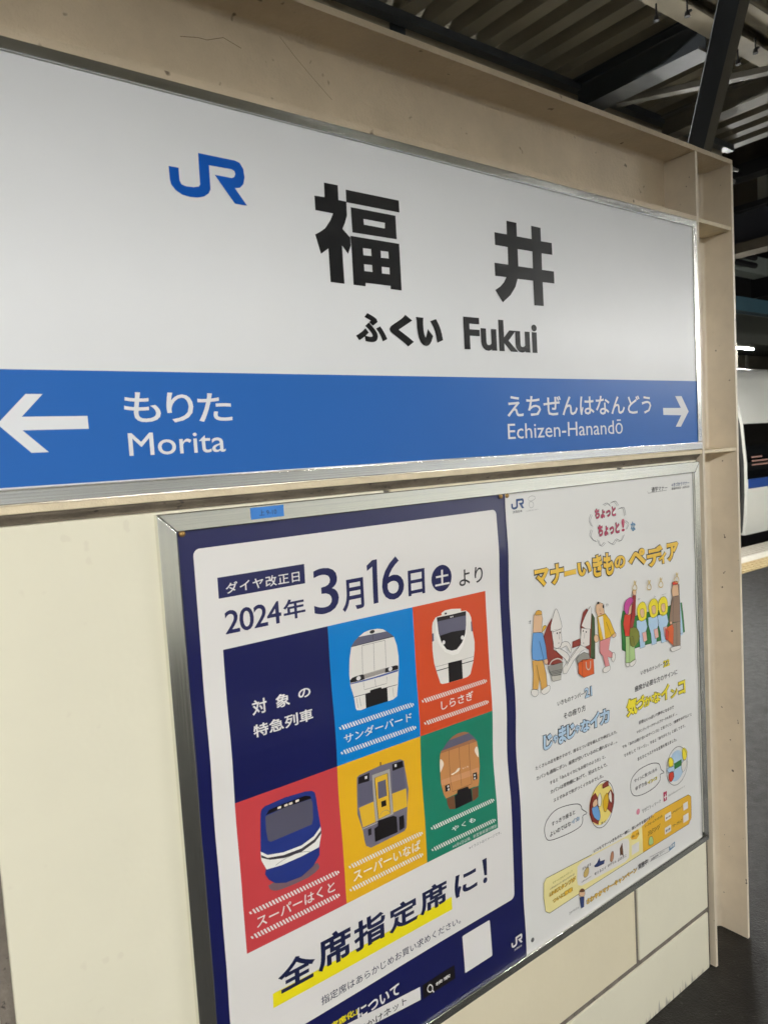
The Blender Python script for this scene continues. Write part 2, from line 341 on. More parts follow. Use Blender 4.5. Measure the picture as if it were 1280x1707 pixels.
SIGN_ART=[
 ('operator_logo','blue rounded operator letters joined in one stroke',[
  ('p','logoblue',1,[29.5,1974.2,45.1,1974.4,44.9,1966.8,45,1955.9,47.5,1950.8,54.7,1948.9,66.7,1949.5,75.3,1952,77.8,1955.3,77.9,1971.3,78.3,2002.3,108,2002.4,139.8,2002.6,147.8,2000.6,153.6,1991.9,154.7,1979,151.7,1968.4,145.4,1961.9,136.3,1959.8,155.6,1935.6,134.3,1935.7,103.3,1974.4,131.8,1974.4,136.4,1976.6,138.9,1981.3,137.6,1986.1,133,1988.2,94.7,1987.1,94.6,1968.6,94.4,1951,90.7,1944.1,82.5,1938.3,71.6,1935,59.4,1934.1,47.6,1935.5,37.8,1940.3,31.2,1948.1,29.8,1954.7],[]),
 ]),
 ('station_kanji','heavy black character for luck',[
  ('p','black',1,[306.1,1997.2,334.8,1997.5,334.3,1972.5,350.8,1972.2,350.4,1948.4,345.1,1935.4,338.9,1924.1,354.4,1911.3,354.8,1897.6,347.6,1882.2,335.7,1895.3,336,1829.5,306.8,1830,306.6,1886.8,290.7,1875.9,281.4,1907,292.6,1913.4,302.6,1920.3,314.1,1934.7,320.9,1947.7,285.1,1948.1,284.9,1972.2,305.5,1972.7],[]),
  ('p','black',1,[351,1992.8,470,1992.7,470.2,1971,350.8,1971.2],[]),
  ('p','black',1,[359.6,1964.2,460.1,1963.9,459.9,1921.4,359.9,1920.8],[[385.9,1947.7,434.1,1947.4,433.4,1937.4,386.4,1937.8]]),
  ('p','black',1.2,[354.7,1914.3,465.1,1913.8,464.8,1828.8,438.5,1829.2,439,1835,382.1,1835.4,381.6,1829.2,355.4,1829.5,355.7,1895.5],[[380.8,1896,398.8,1896.5,399,1884.4,381,1883.8],[420.8,1896.1,438.1,1896.3,438.3,1884.3,420.4,1883.8],[381.2,1867.9,399,1868.3,399.2,1856.1,381.1,1856.1],[420.9,1867.6,438.7,1867.9,438.6,1855.8,420.6,1855.8]]),
 ]),
 ('station_kanji','heavy black character for well',[
  ('p','black',1,[757.3,1996.7,787.9,1996.6,787.5,1968.7,833.8,1968.8,833.7,1996.9,864.2,1996.5,863.9,1968.1,899.7,1968.6,899.9,1943,864.3,1942.5,863.5,1907.1,903,1907.5,903,1881.4,863.8,1880.8,864.1,1829.5,833.4,1828.9,832.9,1881.1,783.8,1880.3,776.1,1862.9,759.9,1844.6,735.2,1827.6,714.4,1851.1,729.7,1859.5,741.3,1869.2,749.4,1880.6,716.2,1880.1,715.9,1906.6,756.7,1906.9,757.7,1942.9,720.1,1942.9,719.8,1968.5,756.8,1968.7],[[788,1942.6,834.3,1942.9,833.7,1907.2,787.9,1906.8]]),
 ]),
 ('reading_lettering','black hiragana reading of the station name',[
  ('t','black',2,'ふ',[353.5,1730.5,423.8,1782],0.045,1,None,0),
  ('t','black',2,'く',[430.1,1726.1,487.4,1784.8],0.075,1,None,0),
  ('t','black',2,'い',[495.5,1728.7,561.5,1782.5],0.075,1,None,0),
 ]),
 ('romaji_lettering','black latin name of the station',[
  ('t','black',2,'Fukui',[618.4,1726.2,837.3,1791.1],0.03,1,None,0),
 ]),
 ('direction_band','broad blue band along the foot of the sign',[
  ('p','signblue',0.5,[-466.9,1670,-482.1,1512.3,-239.1,1512.8,1477.9,1509.4,1477.1,1674.4,-225,1668.9],[]),
 ]),
 ('arrow','white arrow pointing left',[
  ('p','white',1,[-235.1,1597,-197.1,1636.5,-175.7,1636.5,-204.6,1606.1,-119.6,1606,-119.5,1587.9,-205.3,1588.1,-174.9,1557.6,-196.7,1557.6],[]),
 ]),
 ('arrow','white arrow pointing right',[
  ('p','white',1,[1314.1,1603.7,1397.8,1602.9,1372,1633.9,1402.5,1633.9,1435.3,1593.2,1395.2,1553.4,1370.8,1554,1398.3,1583.6,1314.6,1585.7],[]),
 ]),
 ('neighbour_lettering','white name of the previous station',[
  ('t','white',2,'も',[-67.6,1595.4,-13.7,1639.3],0.012,1,None,0),
  ('t','white',2,'り',[-4.2,1594.1,38.1,1638.9],0.012,1,None,0),
  ('t','white',2,'た',[45.3,1594,102.2,1638.2],0.012,1,None,0),
  ('t','white',2,'Morita',[-65.7,1546.5,86.5,1579.9],0.004,1,None,0),
 ]),
 ('neighbour_lettering','white name of the next station',[
  ('t','white',2,'えちぜんはなんどう',[732.7,1590.1,1260.8,1635.4],0.012,0.98,None,0),
  ('t','white',2,'Echizen-Hanandō',[731.9,1543,1136.6,1577.6],0.002,1,None,0),
 ]),
]
LEFT_ART=[
 ('printed_panel','white rounded panel inside the navy border',[
  ('r','paper',0.6,[22,541,694,1398],11),
 ]),
 ('date_lettering','navy lettering with the date of the timetable change',[
  ('r','navy',1,[58.5,1314.2,219.3,1348],0),
  ('t','paper',2,'ダイヤ改正日',[71.3,1319.3,208.7,1337.7],0.012,1.12,None,0),
  ('t','navy',2,'2024',[65.6,1254.5,168.4,1292.9],0.012,0.92,None,0),
  ('t','navy',2,'年',[172.6,1256.9,216,1291.7],0.02,1,None,0),
  ('t','navy',2,'3',[234.2,1254.1,286.7,1335.4],0.004,1,None,0),
  ('t','navy',2,'月',[293.2,1249.3,341.4,1307],0.02,1,None,0),
  ('p','navy',2,[363.3,1335,374.1,1335.5,373.4,1253.6,362.6,1253.5,363.1,1323.1,351,1316.5,350.4,1326.5],[]),
  ('t','navy',2,'6',[383.6,1253.5,435.7,1335.3],0.004,1,None,0),
  ('t','navy',2,'日',[445.5,1253.5,486.9,1303.3],0.02,1,None,0),
  ('e','navy',1.5,[530.7,1276.4,26.5,26.5]),
  ('t','paper',2.5,'土',[513,1262,550.4,1293.1],0.02,1,None,0),
  ('t','ink',2,'よ',[577.7,1251.8,607.3,1285],0.01,1,None,0),
  ('t','ink',2,'り',[620.8,1251.9,643.9,1285.4],0.01,1,None,0),
 ]),
 ('colour_grid','grid of navy, blue, red, yellow and green squares',[
  ('r','navy',1,[59,975.8,259.1,1231.2],0),
  ('r','blue',1,[259.1,975.8,453.4,1231.2],0),
  ('r','orange',1,[453.4,975.8,650.8,1231.2],0),
  ('r','red',1,[59,718.5,259.1,975.8],0),
  ('r','yellow',1,[259.1,718.5,453.4,975.8],0),
  ('r','green',1,[453.4,718.5,650.8,975.8],0),
 ]),
 ('grid_lettering','white words on the navy square',[
  ('t','paper',2,'対',[101.3,1111.5,128.8,1136.1],0.02,1,None,0),
  ('t','paper',2,'象',[145.5,1111.5,173,1134.3],0.02,1,None,0),
  ('t','paper',2,'の',[190.1,1116.7,214.8,1132.7],0.02,1,None,0),
  ('t','paper',2,'特急列車',[100,1073.8,215.6,1095.6],0.02,1.03,None,0),
 ]),
 ('train_picture','white flat fronted train on the blue square',[
  ('p','tgrey',2,[306.1,1184.4,314.2,1192.9,324.2,1199.4,336,1204.9,349.6,1207,367,1206,378.6,1203,386.2,1198.3,397.6,1189.6,405.2,1183.2],[]),
  ('p','tpaper',2.4,[324.1,1199,336,1204.9,349.6,1207,367,1206,379.6,1202.6,387.7,1196.9],[]),
  ('p','tdark',2.5,[307.3,1184.7,401.7,1185.1,403.6,1183.1,306,1183.1],[]),
  ('p','tpaper',2.6,[306.1,1183.7,404.2,1183.3,410,1165.2,412.6,1145.1,412.1,1125.5,407.6,1092.2,402.8,1068.8,392.3,1064.9,380.1,1064.7,329.1,1065,317.6,1064.1,308.3,1066.5,306.4,1071,304.6,1091.9,298.9,1115.2,298.3,1135.6,301.1,1163],[]),
  ('l','tline',3,0.8,0,[330,1181.8,327.8,1128.7]),
  ('l','tline',3,0.8,0,[356.1,1180.8,354.5,1128.9]),
  ('l','tline',3,0.8,0,[382.9,1180.8,382,1129.1]),
  ('l','tline',3,0.8,0,[330,1181.5,382.9,1180.8]),
  ('p','tblack',3.2,[298.8,1123.8,303.6,1127.4,313,1128.3,327.3,1128.6,330.9,1125.7,331.6,1118.4,316,1118.1,299.2,1119.3],[]),
  ('p','tblack',3.2,[379.9,1128,405.2,1128.1,410.3,1126,410.2,1119.4,392.3,1119,378.3,1119.5],[]),
  ('p','tlgrey',3,[328.2,1127.9,380.9,1128.5,378.7,1120.2,331.3,1119.2],[]),
  ('l','tline',3.3,0.6,0,[329.9,1125.1,379.7,1125.7]),
  ('l','tline',3.3,0.6,0,[329.7,1123.4,379.6,1124]),
  ('l','tline',3.3,0.6,0,[329.6,1121.7,379.5,1122.2]),
  ('l','tline',3.3,0.6,0,[329.5,1120,379.3,1120.5]),
  ('p','tblue',3.1,[298.8,1118.3,316,1117.7,352.5,1117.4,392.2,1118.3,409.8,1118.7,409.5,1115.5,371.9,1114.5,332.9,1114.9,299,1116.4],[]),
  ('e','paper',3.6,[317.8,1123.5,4.8,4]),
  ('e','paper',3.6,[391.3,1124.1,4.8,4]),
  ('e','tblack',3,[354.6,1202.5,5.760000000000001,3.2]),
  ('l','tdark',3,0.9,0,[354.7,1198.1,355.8,1187.6]),
  ('l','tline',3,0.8,0,[328,1113.7,328.8,1099.2,380.7,1098.7,382.1,1111.3]),
  ('l','tline',3,0.8,0,[354.5,1113,355,1099.2]),
  ('l','tdark',3,1.1,0,[304.2,1091.5,340.7,1090.8]),
  ('l','tdark',3,1.1,0,[369.8,1091.3,404.8,1090.6]),
  ('p','tblack',3.2,[330.1,1091,340.7,1090.8,342,1095.2,366.5,1095.1,369.2,1091.4,381.1,1090.8,380.1,1064.7,329.1,1065],[]),
  ('l','tline',3,0.7,0,[310,1088.9,311.4,1069.7]),
  ('l','tline',3,0.7,0,[316.6,1088.1,318.5,1071]),
  ('l','tline',3,0.7,0,[394,1087.3,394.6,1069.2]),
 ]),
 ('train_name','white name of the train between two dotted lines on blue',[
  ('h','paper',2,[266.6,442.7,1043.6,9],30),
  ('h','paper',2,[267.2,444.6,997.6,9],30),
  ('t','paper',2,'サンダーバード',[275.8,1012.8,434.2,1030.1],0.012,1,None,0),
 ]),
 ('train_picture','round nosed white train on the orange square',[
  ('p','tpaper',2,[525.2,1206.8,534.9,1210.5,553.1,1210.4,578.9,1206.5,578.2,1197.3,527.3,1198.8],[]),
  ('p','tpaper',2.4,[499.2,1184.6,501.3,1192.6,509.6,1201.2,527.6,1203,571.1,1202,592.1,1200.4,601.1,1193.2,605.7,1183.5,607.9,1153.2,611.7,1131.2,610.4,1113.7,604.7,1090.1,594.7,1067.5,586,1063.4,572.9,1062.9,533.5,1063.6,517.7,1064.8,512.3,1067.8,504.5,1093.6,499.7,1110,497.2,1136,497.4,1154.6],[]),
  ('p','tgrey',2.6,[497.7,1170.5,502.2,1171.3,501.9,1155.7,497.4,1154.6],[]),
  ('p','tgrey',2.6,[604.1,1175,607,1175.4,608,1154,603.7,1154.9],[]),
  ('p','twhite',2.7,[509.2,1200.9,592.1,1200,601.1,1193.2,594,1194.4,588.5,1149.9,578.8,1129.2,565,1116.4,548.7,1116.4,529,1127.5,514.5,1145.9,507.1,1166.1],[]),
  ('p','tblack',3,[512.2,1200.4,550.1,1199.3,592,1199.2,590,1170.7,586.4,1153.9,575.8,1136.8,561,1125.9,547.1,1126.2,533.8,1132,521.4,1147.9,515,1168],[]),
  ('p','tgrey',3.3,[513,1192.1,549.5,1191.8,591.4,1190.5,588.4,1161.4,549.9,1164.5,516.8,1162.5],[]),
  ('e','paper',3.6,[526.5,1147.4,4.2,4.2]),
  ('e','paper',3.6,[577.5,1147.3,4.2,4.2]),
  ('e','paper',3.6,[549.3,1194.8,1.6,1.6]),
  ('e','paper',3.6,[554.3,1194.7,1.6,1.6]),
  ('p','tdark',3.1,[533.5,1206.2,539.1,1205.7,539.3,1202.2,533.9,1202.2],[]),
  ('l','tline',3,0.7,0,[500.3,1103.1,536.2,1102.2]),
  ('l','tline',3,0.7,0,[573.3,1101.4,606.7,1101.7]),
  ('l','tblack',3,1.7,0,[504.6,1094.4,536.1,1094.1]),
  ('l','tblack',3,1.7,0,[573.2,1093.6,605.1,1093.2]),
  ('p','tblack',3.2,[535.9,1103.6,573.3,1102,572.5,1063.2,534.6,1063.8],[]),
 ]),
 ('train_name','white name of the train between two dotted lines on orange',[
  ('h','paper',2,[461.4,640.7,1043.2,9],30),
  ('h','paper',2,[463.7,641.4,998.4,9],30),
  ('t','paper',2,'しらさぎ',[509.9,1013.7,598.2,1032.1],0.012,1,None,0),
 ]),
 ('train_picture','boxy grey and yellow train on the yellow square',[
  ('p','tgrey2',2,[300.9,941.5,306.7,944.3,354.6,947,401.7,944.9,411,939.2,418.9,880.8,410.5,834.4,406.6,808.2,400.9,803.4,320.5,800.8,309.7,808.7,307.1,818.3,305.3,838.8,296.3,873],[]),
  ('p','tblack',2.5,[304.2,940.4,329,941.8,328.2,926.1,302.8,927.8],[]),
  ('p','tblack',2.5,[382.7,941.1,407.4,940.3,409.6,927.3,382.7,927.6],[]),
  ('p','tgrey',2.5,[302.3,927.4,327.7,925.8,335,925.7,334.7,885.7,300.9,885.5],[]),
  ('p','tgrey',2.5,[381.7,927.6,409.6,926.9,412.3,885,379.3,885.3],[]),
  ('p','yel2',2.5,[300.7,883.7,334.6,884.2,334.8,845.1,305.4,845.3],[]),
  ('p','yel2',2.5,[378.5,884.2,413.2,883.1,412,847.7,377.7,848],[]),
  ('p','tlgrey',2.6,[334.8,934.9,376.5,933.8,377.5,845.2,344.5,844.4,335.3,845.8],[]),
  ('p','yel2',3,[340.4,927.8,370.6,927.6,371.1,848.8,341.9,847.6],[]),
  ('l','tblack',3.3,1.2,1,[340.4,927.8,370.6,927.6,371.1,848.8,341.9,847.6]),
  ('p','tgrey',3.3,[346.5,917.2,365.8,916.7,366.2,884.9,345.7,885.1],[]),
  ('p','tblack',3.3,[351.2,878.5,362.9,877.9,363,867.1,351.3,867.3],[]),
  ('p','paper',3.4,[318,937.8,323.2,937.5,323.3,932.4,318.1,932.7],[]),
  ('p','paper',3.4,[387.8,939,392.6,938.6,392.7,933.2,388.1,933.3],[]),
  ('p','tblack',3.3,[330.6,834.2,339.2,835.8,340,846.1,377.2,842.3,384.5,837.4,384.2,807.6,330.2,808.5],[]),
  ('p','tblack',3,[316,837.6,323.7,837.7,323.3,825.5,316,825.3],[]),
  ('p','tblack',3,[389.9,834.9,402,835.1,401.4,810.2,389.1,808.4],[]),
  ('l','tlgrey',3,2,0,[302.2,842.7,339.2,842.5]),
  ('p','tbrown',2.2,[353.9,953.9,356.9,953.9,356.9,946.9,354.1,947],[]),
  ('l','tline',3.4,0.8,0,[346.3,853.4,347.7,855,349.8,857.3,352.5,858.8,356.2,859.1,360.5,858.7,364.2,857.6,366.6,855.5,368.4,852.8,369.6,850.9]),
 ]),
 ('train_name','white name of the train between two dotted lines on yellow',[
  ('h','paper',2,[267.9,446.3,783.4,9],30),
  ('h','paper',2,[266.7,444.8,740,9],30),
  ('t','paper',2,'スーパーいなば',[277.1,751.9,438.1,772.6],0.012,1,None,0),
 ]),
 ('train_picture','bronze train on the green square',[
  ('p','tgrey',2,[505.9,929.4,521.1,943,536.1,951.5,550.8,954.6,567.9,952.9,579.9,947.8,591.8,937.4,603.5,924.6],[]),
  ('p','bronze2',2.3,[527.3,946.7,536.1,951.5,550.8,954.2,567.9,952.9,582.8,946.5],[]),
  ('p','bronze2',2.4,[506,930.3,593.8,930.3,603.4,922.8,605.6,918.4,503.3,925.7],[]),
  ('p','bronze',2.6,[502.8,925.8,603.3,921.9,608.2,900.6,609.7,866.1,604.3,833.7,601.8,827,586.7,829.1,542,830.9,510.6,830.5,505.5,842.3,501.3,865.5,500.8,907.4],[]),
  ('p','bronze3',2.8,[501.7,870.9,607.5,864.9,607.4,851.7,502.3,859.8],[]),
  ('l','tbrown',3,0.9,0,[525.8,925.3,526.8,855.4]),
  ('l','tbrown',3,0.9,0,[553.6,925.3,555.1,842.4]),
  ('l','tbrown',3,0.9,0,[580.8,924.7,583.4,836.8]),
  ('l','tbrown',3,0.9,0,[528,855,529.2,838.4,582.2,837.2]),
  ('p','tblack',3.2,[510.6,857,523.3,856.5,524,843.4,511.1,844.1],[]),
  ('p','tblack',3.2,[588.7,857.7,600.1,856.9,600.4,842.6,588.6,842.6],[]),
  ('e','paper',3.6,[518.9,852.8,2.3,2.3]),
  ('e','paper',3.6,[519.4,846.4,2.3,2.3]),
  ('e','paper',3.6,[593.4,852.4,2.3,2.3]),
  ('e','paper',3.6,[592.9,845.9,2.3,2.3]),
  ('p','tbrown',2.4,[513,829.7,533.4,829.2,533.8,801.3,518.4,805.8,514.3,815.5],[]),
  ('p','tbrown',2.4,[582.7,826.7,601.8,826,599,805.1,589.8,801.6,582.2,801.4],[]),
  ('p','tblack',3.2,[534.1,829,540.7,829,542.5,837.3,572.1,835.8,574.2,830.4,580.3,827.5,581,801.8,533.8,801.3],[]),
  ('p','cream',3,[502,914.3,505.7,912.9,509.5,907.5,511.2,903.9,510.9,899.8,507.1,893.7,503,888.6,501.2,886.7,500.7,889.4,500.7,902.3],[]),
  ('p','cream',3,[602.6,911.7,605.2,908.7,607.1,902.9,608.1,893,607.5,885.8,603.5,890.2,599.1,897.7,597,902.2,596.6,906,599.2,909.9],[]),
  ('p','cream',3.2,[529.4,874.7,534.2,875.2,540.4,875.8,544.5,878.5,548,880.8,551.8,881,554.1,879.8,553.1,877.3,550,874.6,545.3,873.6,540.2,873.1,536.1,872.2,532.8,871.8,529.9,873.1],[]),
  ('t','cream',3.2,'やくも',[559.9,874.3,578,877.9],0.01,1,None,0),
 ]),
 ('train_name','white name of the train between two dotted lines on green',[
  ('h','paper',2,[466.2,644.5,783.5,9],30),
  ('h','paper',2,[465.3,645.4,739.2,9],30),
  ('t','paper',2,'やくも',[520.9,756.3,586.1,766.9],0.012,1.15,None,0),
  ('t','paper',2,'※4月6日以降、新型車両運行開始',[521.1,721.8,646.7,729.3],0,1,None,0),
 ]),
 ('small_print','tiny grey note below the grid',[
  ('t','inkgrey',2,'※イラストはイメージです。',[565.4,702.4,659.3,708.9],0,1,None,0),
 ]),
 ('train_picture','dark blue streamlined train on the red square',[
  ('p','tshadow',2,[107.1,815.1,105.4,817,113.8,818.3,153,819.6,194.3,819.8,205.1,817.7,205.5,814.3,207.9,810.7,206.1,806.8,197.6,802.7,183.4,799.6,160.4,799.2,138.4,800,127.7,800.7,121.1,802,115.1,804.5,110.8,807.6,107.9,811.5],[]),
  ('p','tdblue',2.4,[103.1,942.3,105.3,949.3,111.9,952.9,150.9,955.2,191,952.1,204.5,948.8,209.9,943.3,211.5,934.6,215.8,885.8,217.2,873,210.2,844.6,209.1,830.5,194,815.9,170.3,807,139.1,808.7,120.1,815.7,108.1,826.6,101.8,839,104.5,847.8,98.4,864,97,878.2],[]),
  ('p','twhite',2.7,[97.2,880.1,109.4,869.5,139.1,862.9,174.6,861.3,200.4,867.9,215.8,879.6,216.2,867.1,209.1,845,173.2,842.5,133.1,842.3,105.4,845.9,97.3,864.4],[]),
  ('p','tdark',3,[97.5,874.1,109,864.7,138.7,858,174.3,856.3,201.1,862.4,216.3,873.3,215.8,867.3,201.9,857,173.8,850.4,140.5,852.3,112.9,859.8,97.9,869.1],[]),
  ('p','tgrey3',2.7,[111.6,935.4,149.5,937.8,201.1,935.1,203.9,927,202.4,898.9,198.7,890,145.6,889.4,117.4,889.1,112.4,892.9,110.7,912.2],[]),
  ('p','tblack',3,[111.9,937.2,119.7,944.3,150.1,945.5,190.4,944.8,200.4,940.4,201.6,935.9,149.5,937.8],[]),
  ('r','cream',3.4,[135,939.5,141.9,943.4],1.2),
  ('r','cream',3.4,[147.9,939.2,154.8,943.1],1.2),
  ('r','cream',3.4,[157.1,938.9,164.1,942.9],1.2),
  ('r','cream',3.4,[170,939.3,177.1,943.3],1.2),
  ('l','tline',3.2,0.8,0,[122.5,846.5,128.9,848.3,138.1,850.3,149.1,851.3,160.4,851.6,169.8,850.6,178.2,848.7,186,845.9,191.5,843.5]),
 ]),
 ('train_name','white name of the train between two dotted lines on red',[
  ('h','paper',2,[68,248.6,784.3,9],30),
  ('h','paper',2,[67.5,246.5,741.8,9],30),
  ('t','paper',2,'スーパーはくと',[80.2,752.5,236.4,772.5],0.012,1,None,0),
 ]),
 ('highlight_stripe','yellow marker stripe behind the slogan',[
  ('p','marker',1,[101.1,625.4,512.2,622.2,512.8,595.1,100.4,599.5],[]),
 ]),
 ('slogan_lettering','large navy slogan',[
  ('t','navy2',2,'全',[112,617.1,186,671.4],0.028,1,None,0),
  ('t','navy2',2,'席',[191.5,617,263.2,679.9],0.028,1,None,0),
  ('t','navy2',2,'指',[269.7,617.2,342.7,673.7],0.028,1,None,0),
  ('t','navy2',2,'定',[350.9,615.1,423.3,667.2],0.028,1,None,0),
  ('t','navy2',2,'席',[428.7,616.7,500,668.2],0.028,1,None,0),
  ('t','navy2',2,'に',[520.9,613.6,584,661.1],0.028,1,None,0),
  ('p','navy2',2,[600.9,665.9,613.7,666.2,612.7,628.1,605.1,630.4],[]),
  ('e','navy2',2,[607,618.8,6,6]),
 ]),
 ('small_print','small navy line of text under the slogan',[
  ('t','navy2',2,'指定席はあらかじめお買い求めください。',[193.3,555.7,534.1,571.8],0.004,1,None,0),
 ]),
 ('footer_lettering','lettering of the navy footer with a search box',[
  ('p','paper',1,[242.7,495.8,416.5,477.7,416.1,451.3,274.3,466.4,240.7,470.3],[]),
  ('r','tblack',1,[422.7,449.1,509.1,477.9],0),
  ('t','paper',2,'検索',[455.6,458.6,495.8,466.3],0.012,1.15,None,0),
  ('l','paper',2,2.2,1,[435.3,467,436.9,468.5,439.2,469.7,441.4,469.8,443.7,468.2,445.9,465.5,447.4,462.8,447.7,460.1,447.3,457.3,446.3,455.4,444.7,454.5,442.5,454.3,440.3,454.9,438.3,456.4,436.2,458.6,434.9,460.9,434.4,463,434.5,465.2]),
  ('l','paper',2,2.6,0,[445.9,456.8,450.4,449.3]),
  ('t','paper',2,'について',[265.9,490.4,365.6,512.8],0.03,1,None,0),
  ('t','marker',2,'「全車指定席化」',[147.8,502.4,265.9,515.6],0.03,1,None,0),
  ('t','ink',2,'JRおでかけネット',[224.3,459.8,380.7,477.2],0.008,1,None,0),
  ('r','paper',1,[536.5,446.5,616.3,525.6],2.5),
 ]),
 ('operator_logo','small white operator letters in the footer',[
  ('p','paper',2,[675,445.9,679.3,446,679.3,440.3,680,438.7,682,438.1,685.4,438.3,687.8,439.1,688.5,440.1,688.5,445,688.6,454.5,705.8,454.6,708,454,709.6,451.3,710,447.4,709.1,444.1,707.4,442.1,704.8,441.5,710.2,434.1,704.3,434.1,695.6,446,703.6,446,704.8,446.6,705.5,448.1,705.2,449.6,703.9,450.2,693.2,449.9,693.2,444.2,693.1,438.8,692.1,436.7,689.8,434.9,686.7,433.9,683.4,433.6,680.1,434,677.3,435.5,675.5,437.9,675.1,439.9],[]),
  ('t','paper',2,'JR西日本',[683.2,424.1,707.3,429.4],0.01,1,None,0),
 ]),
]
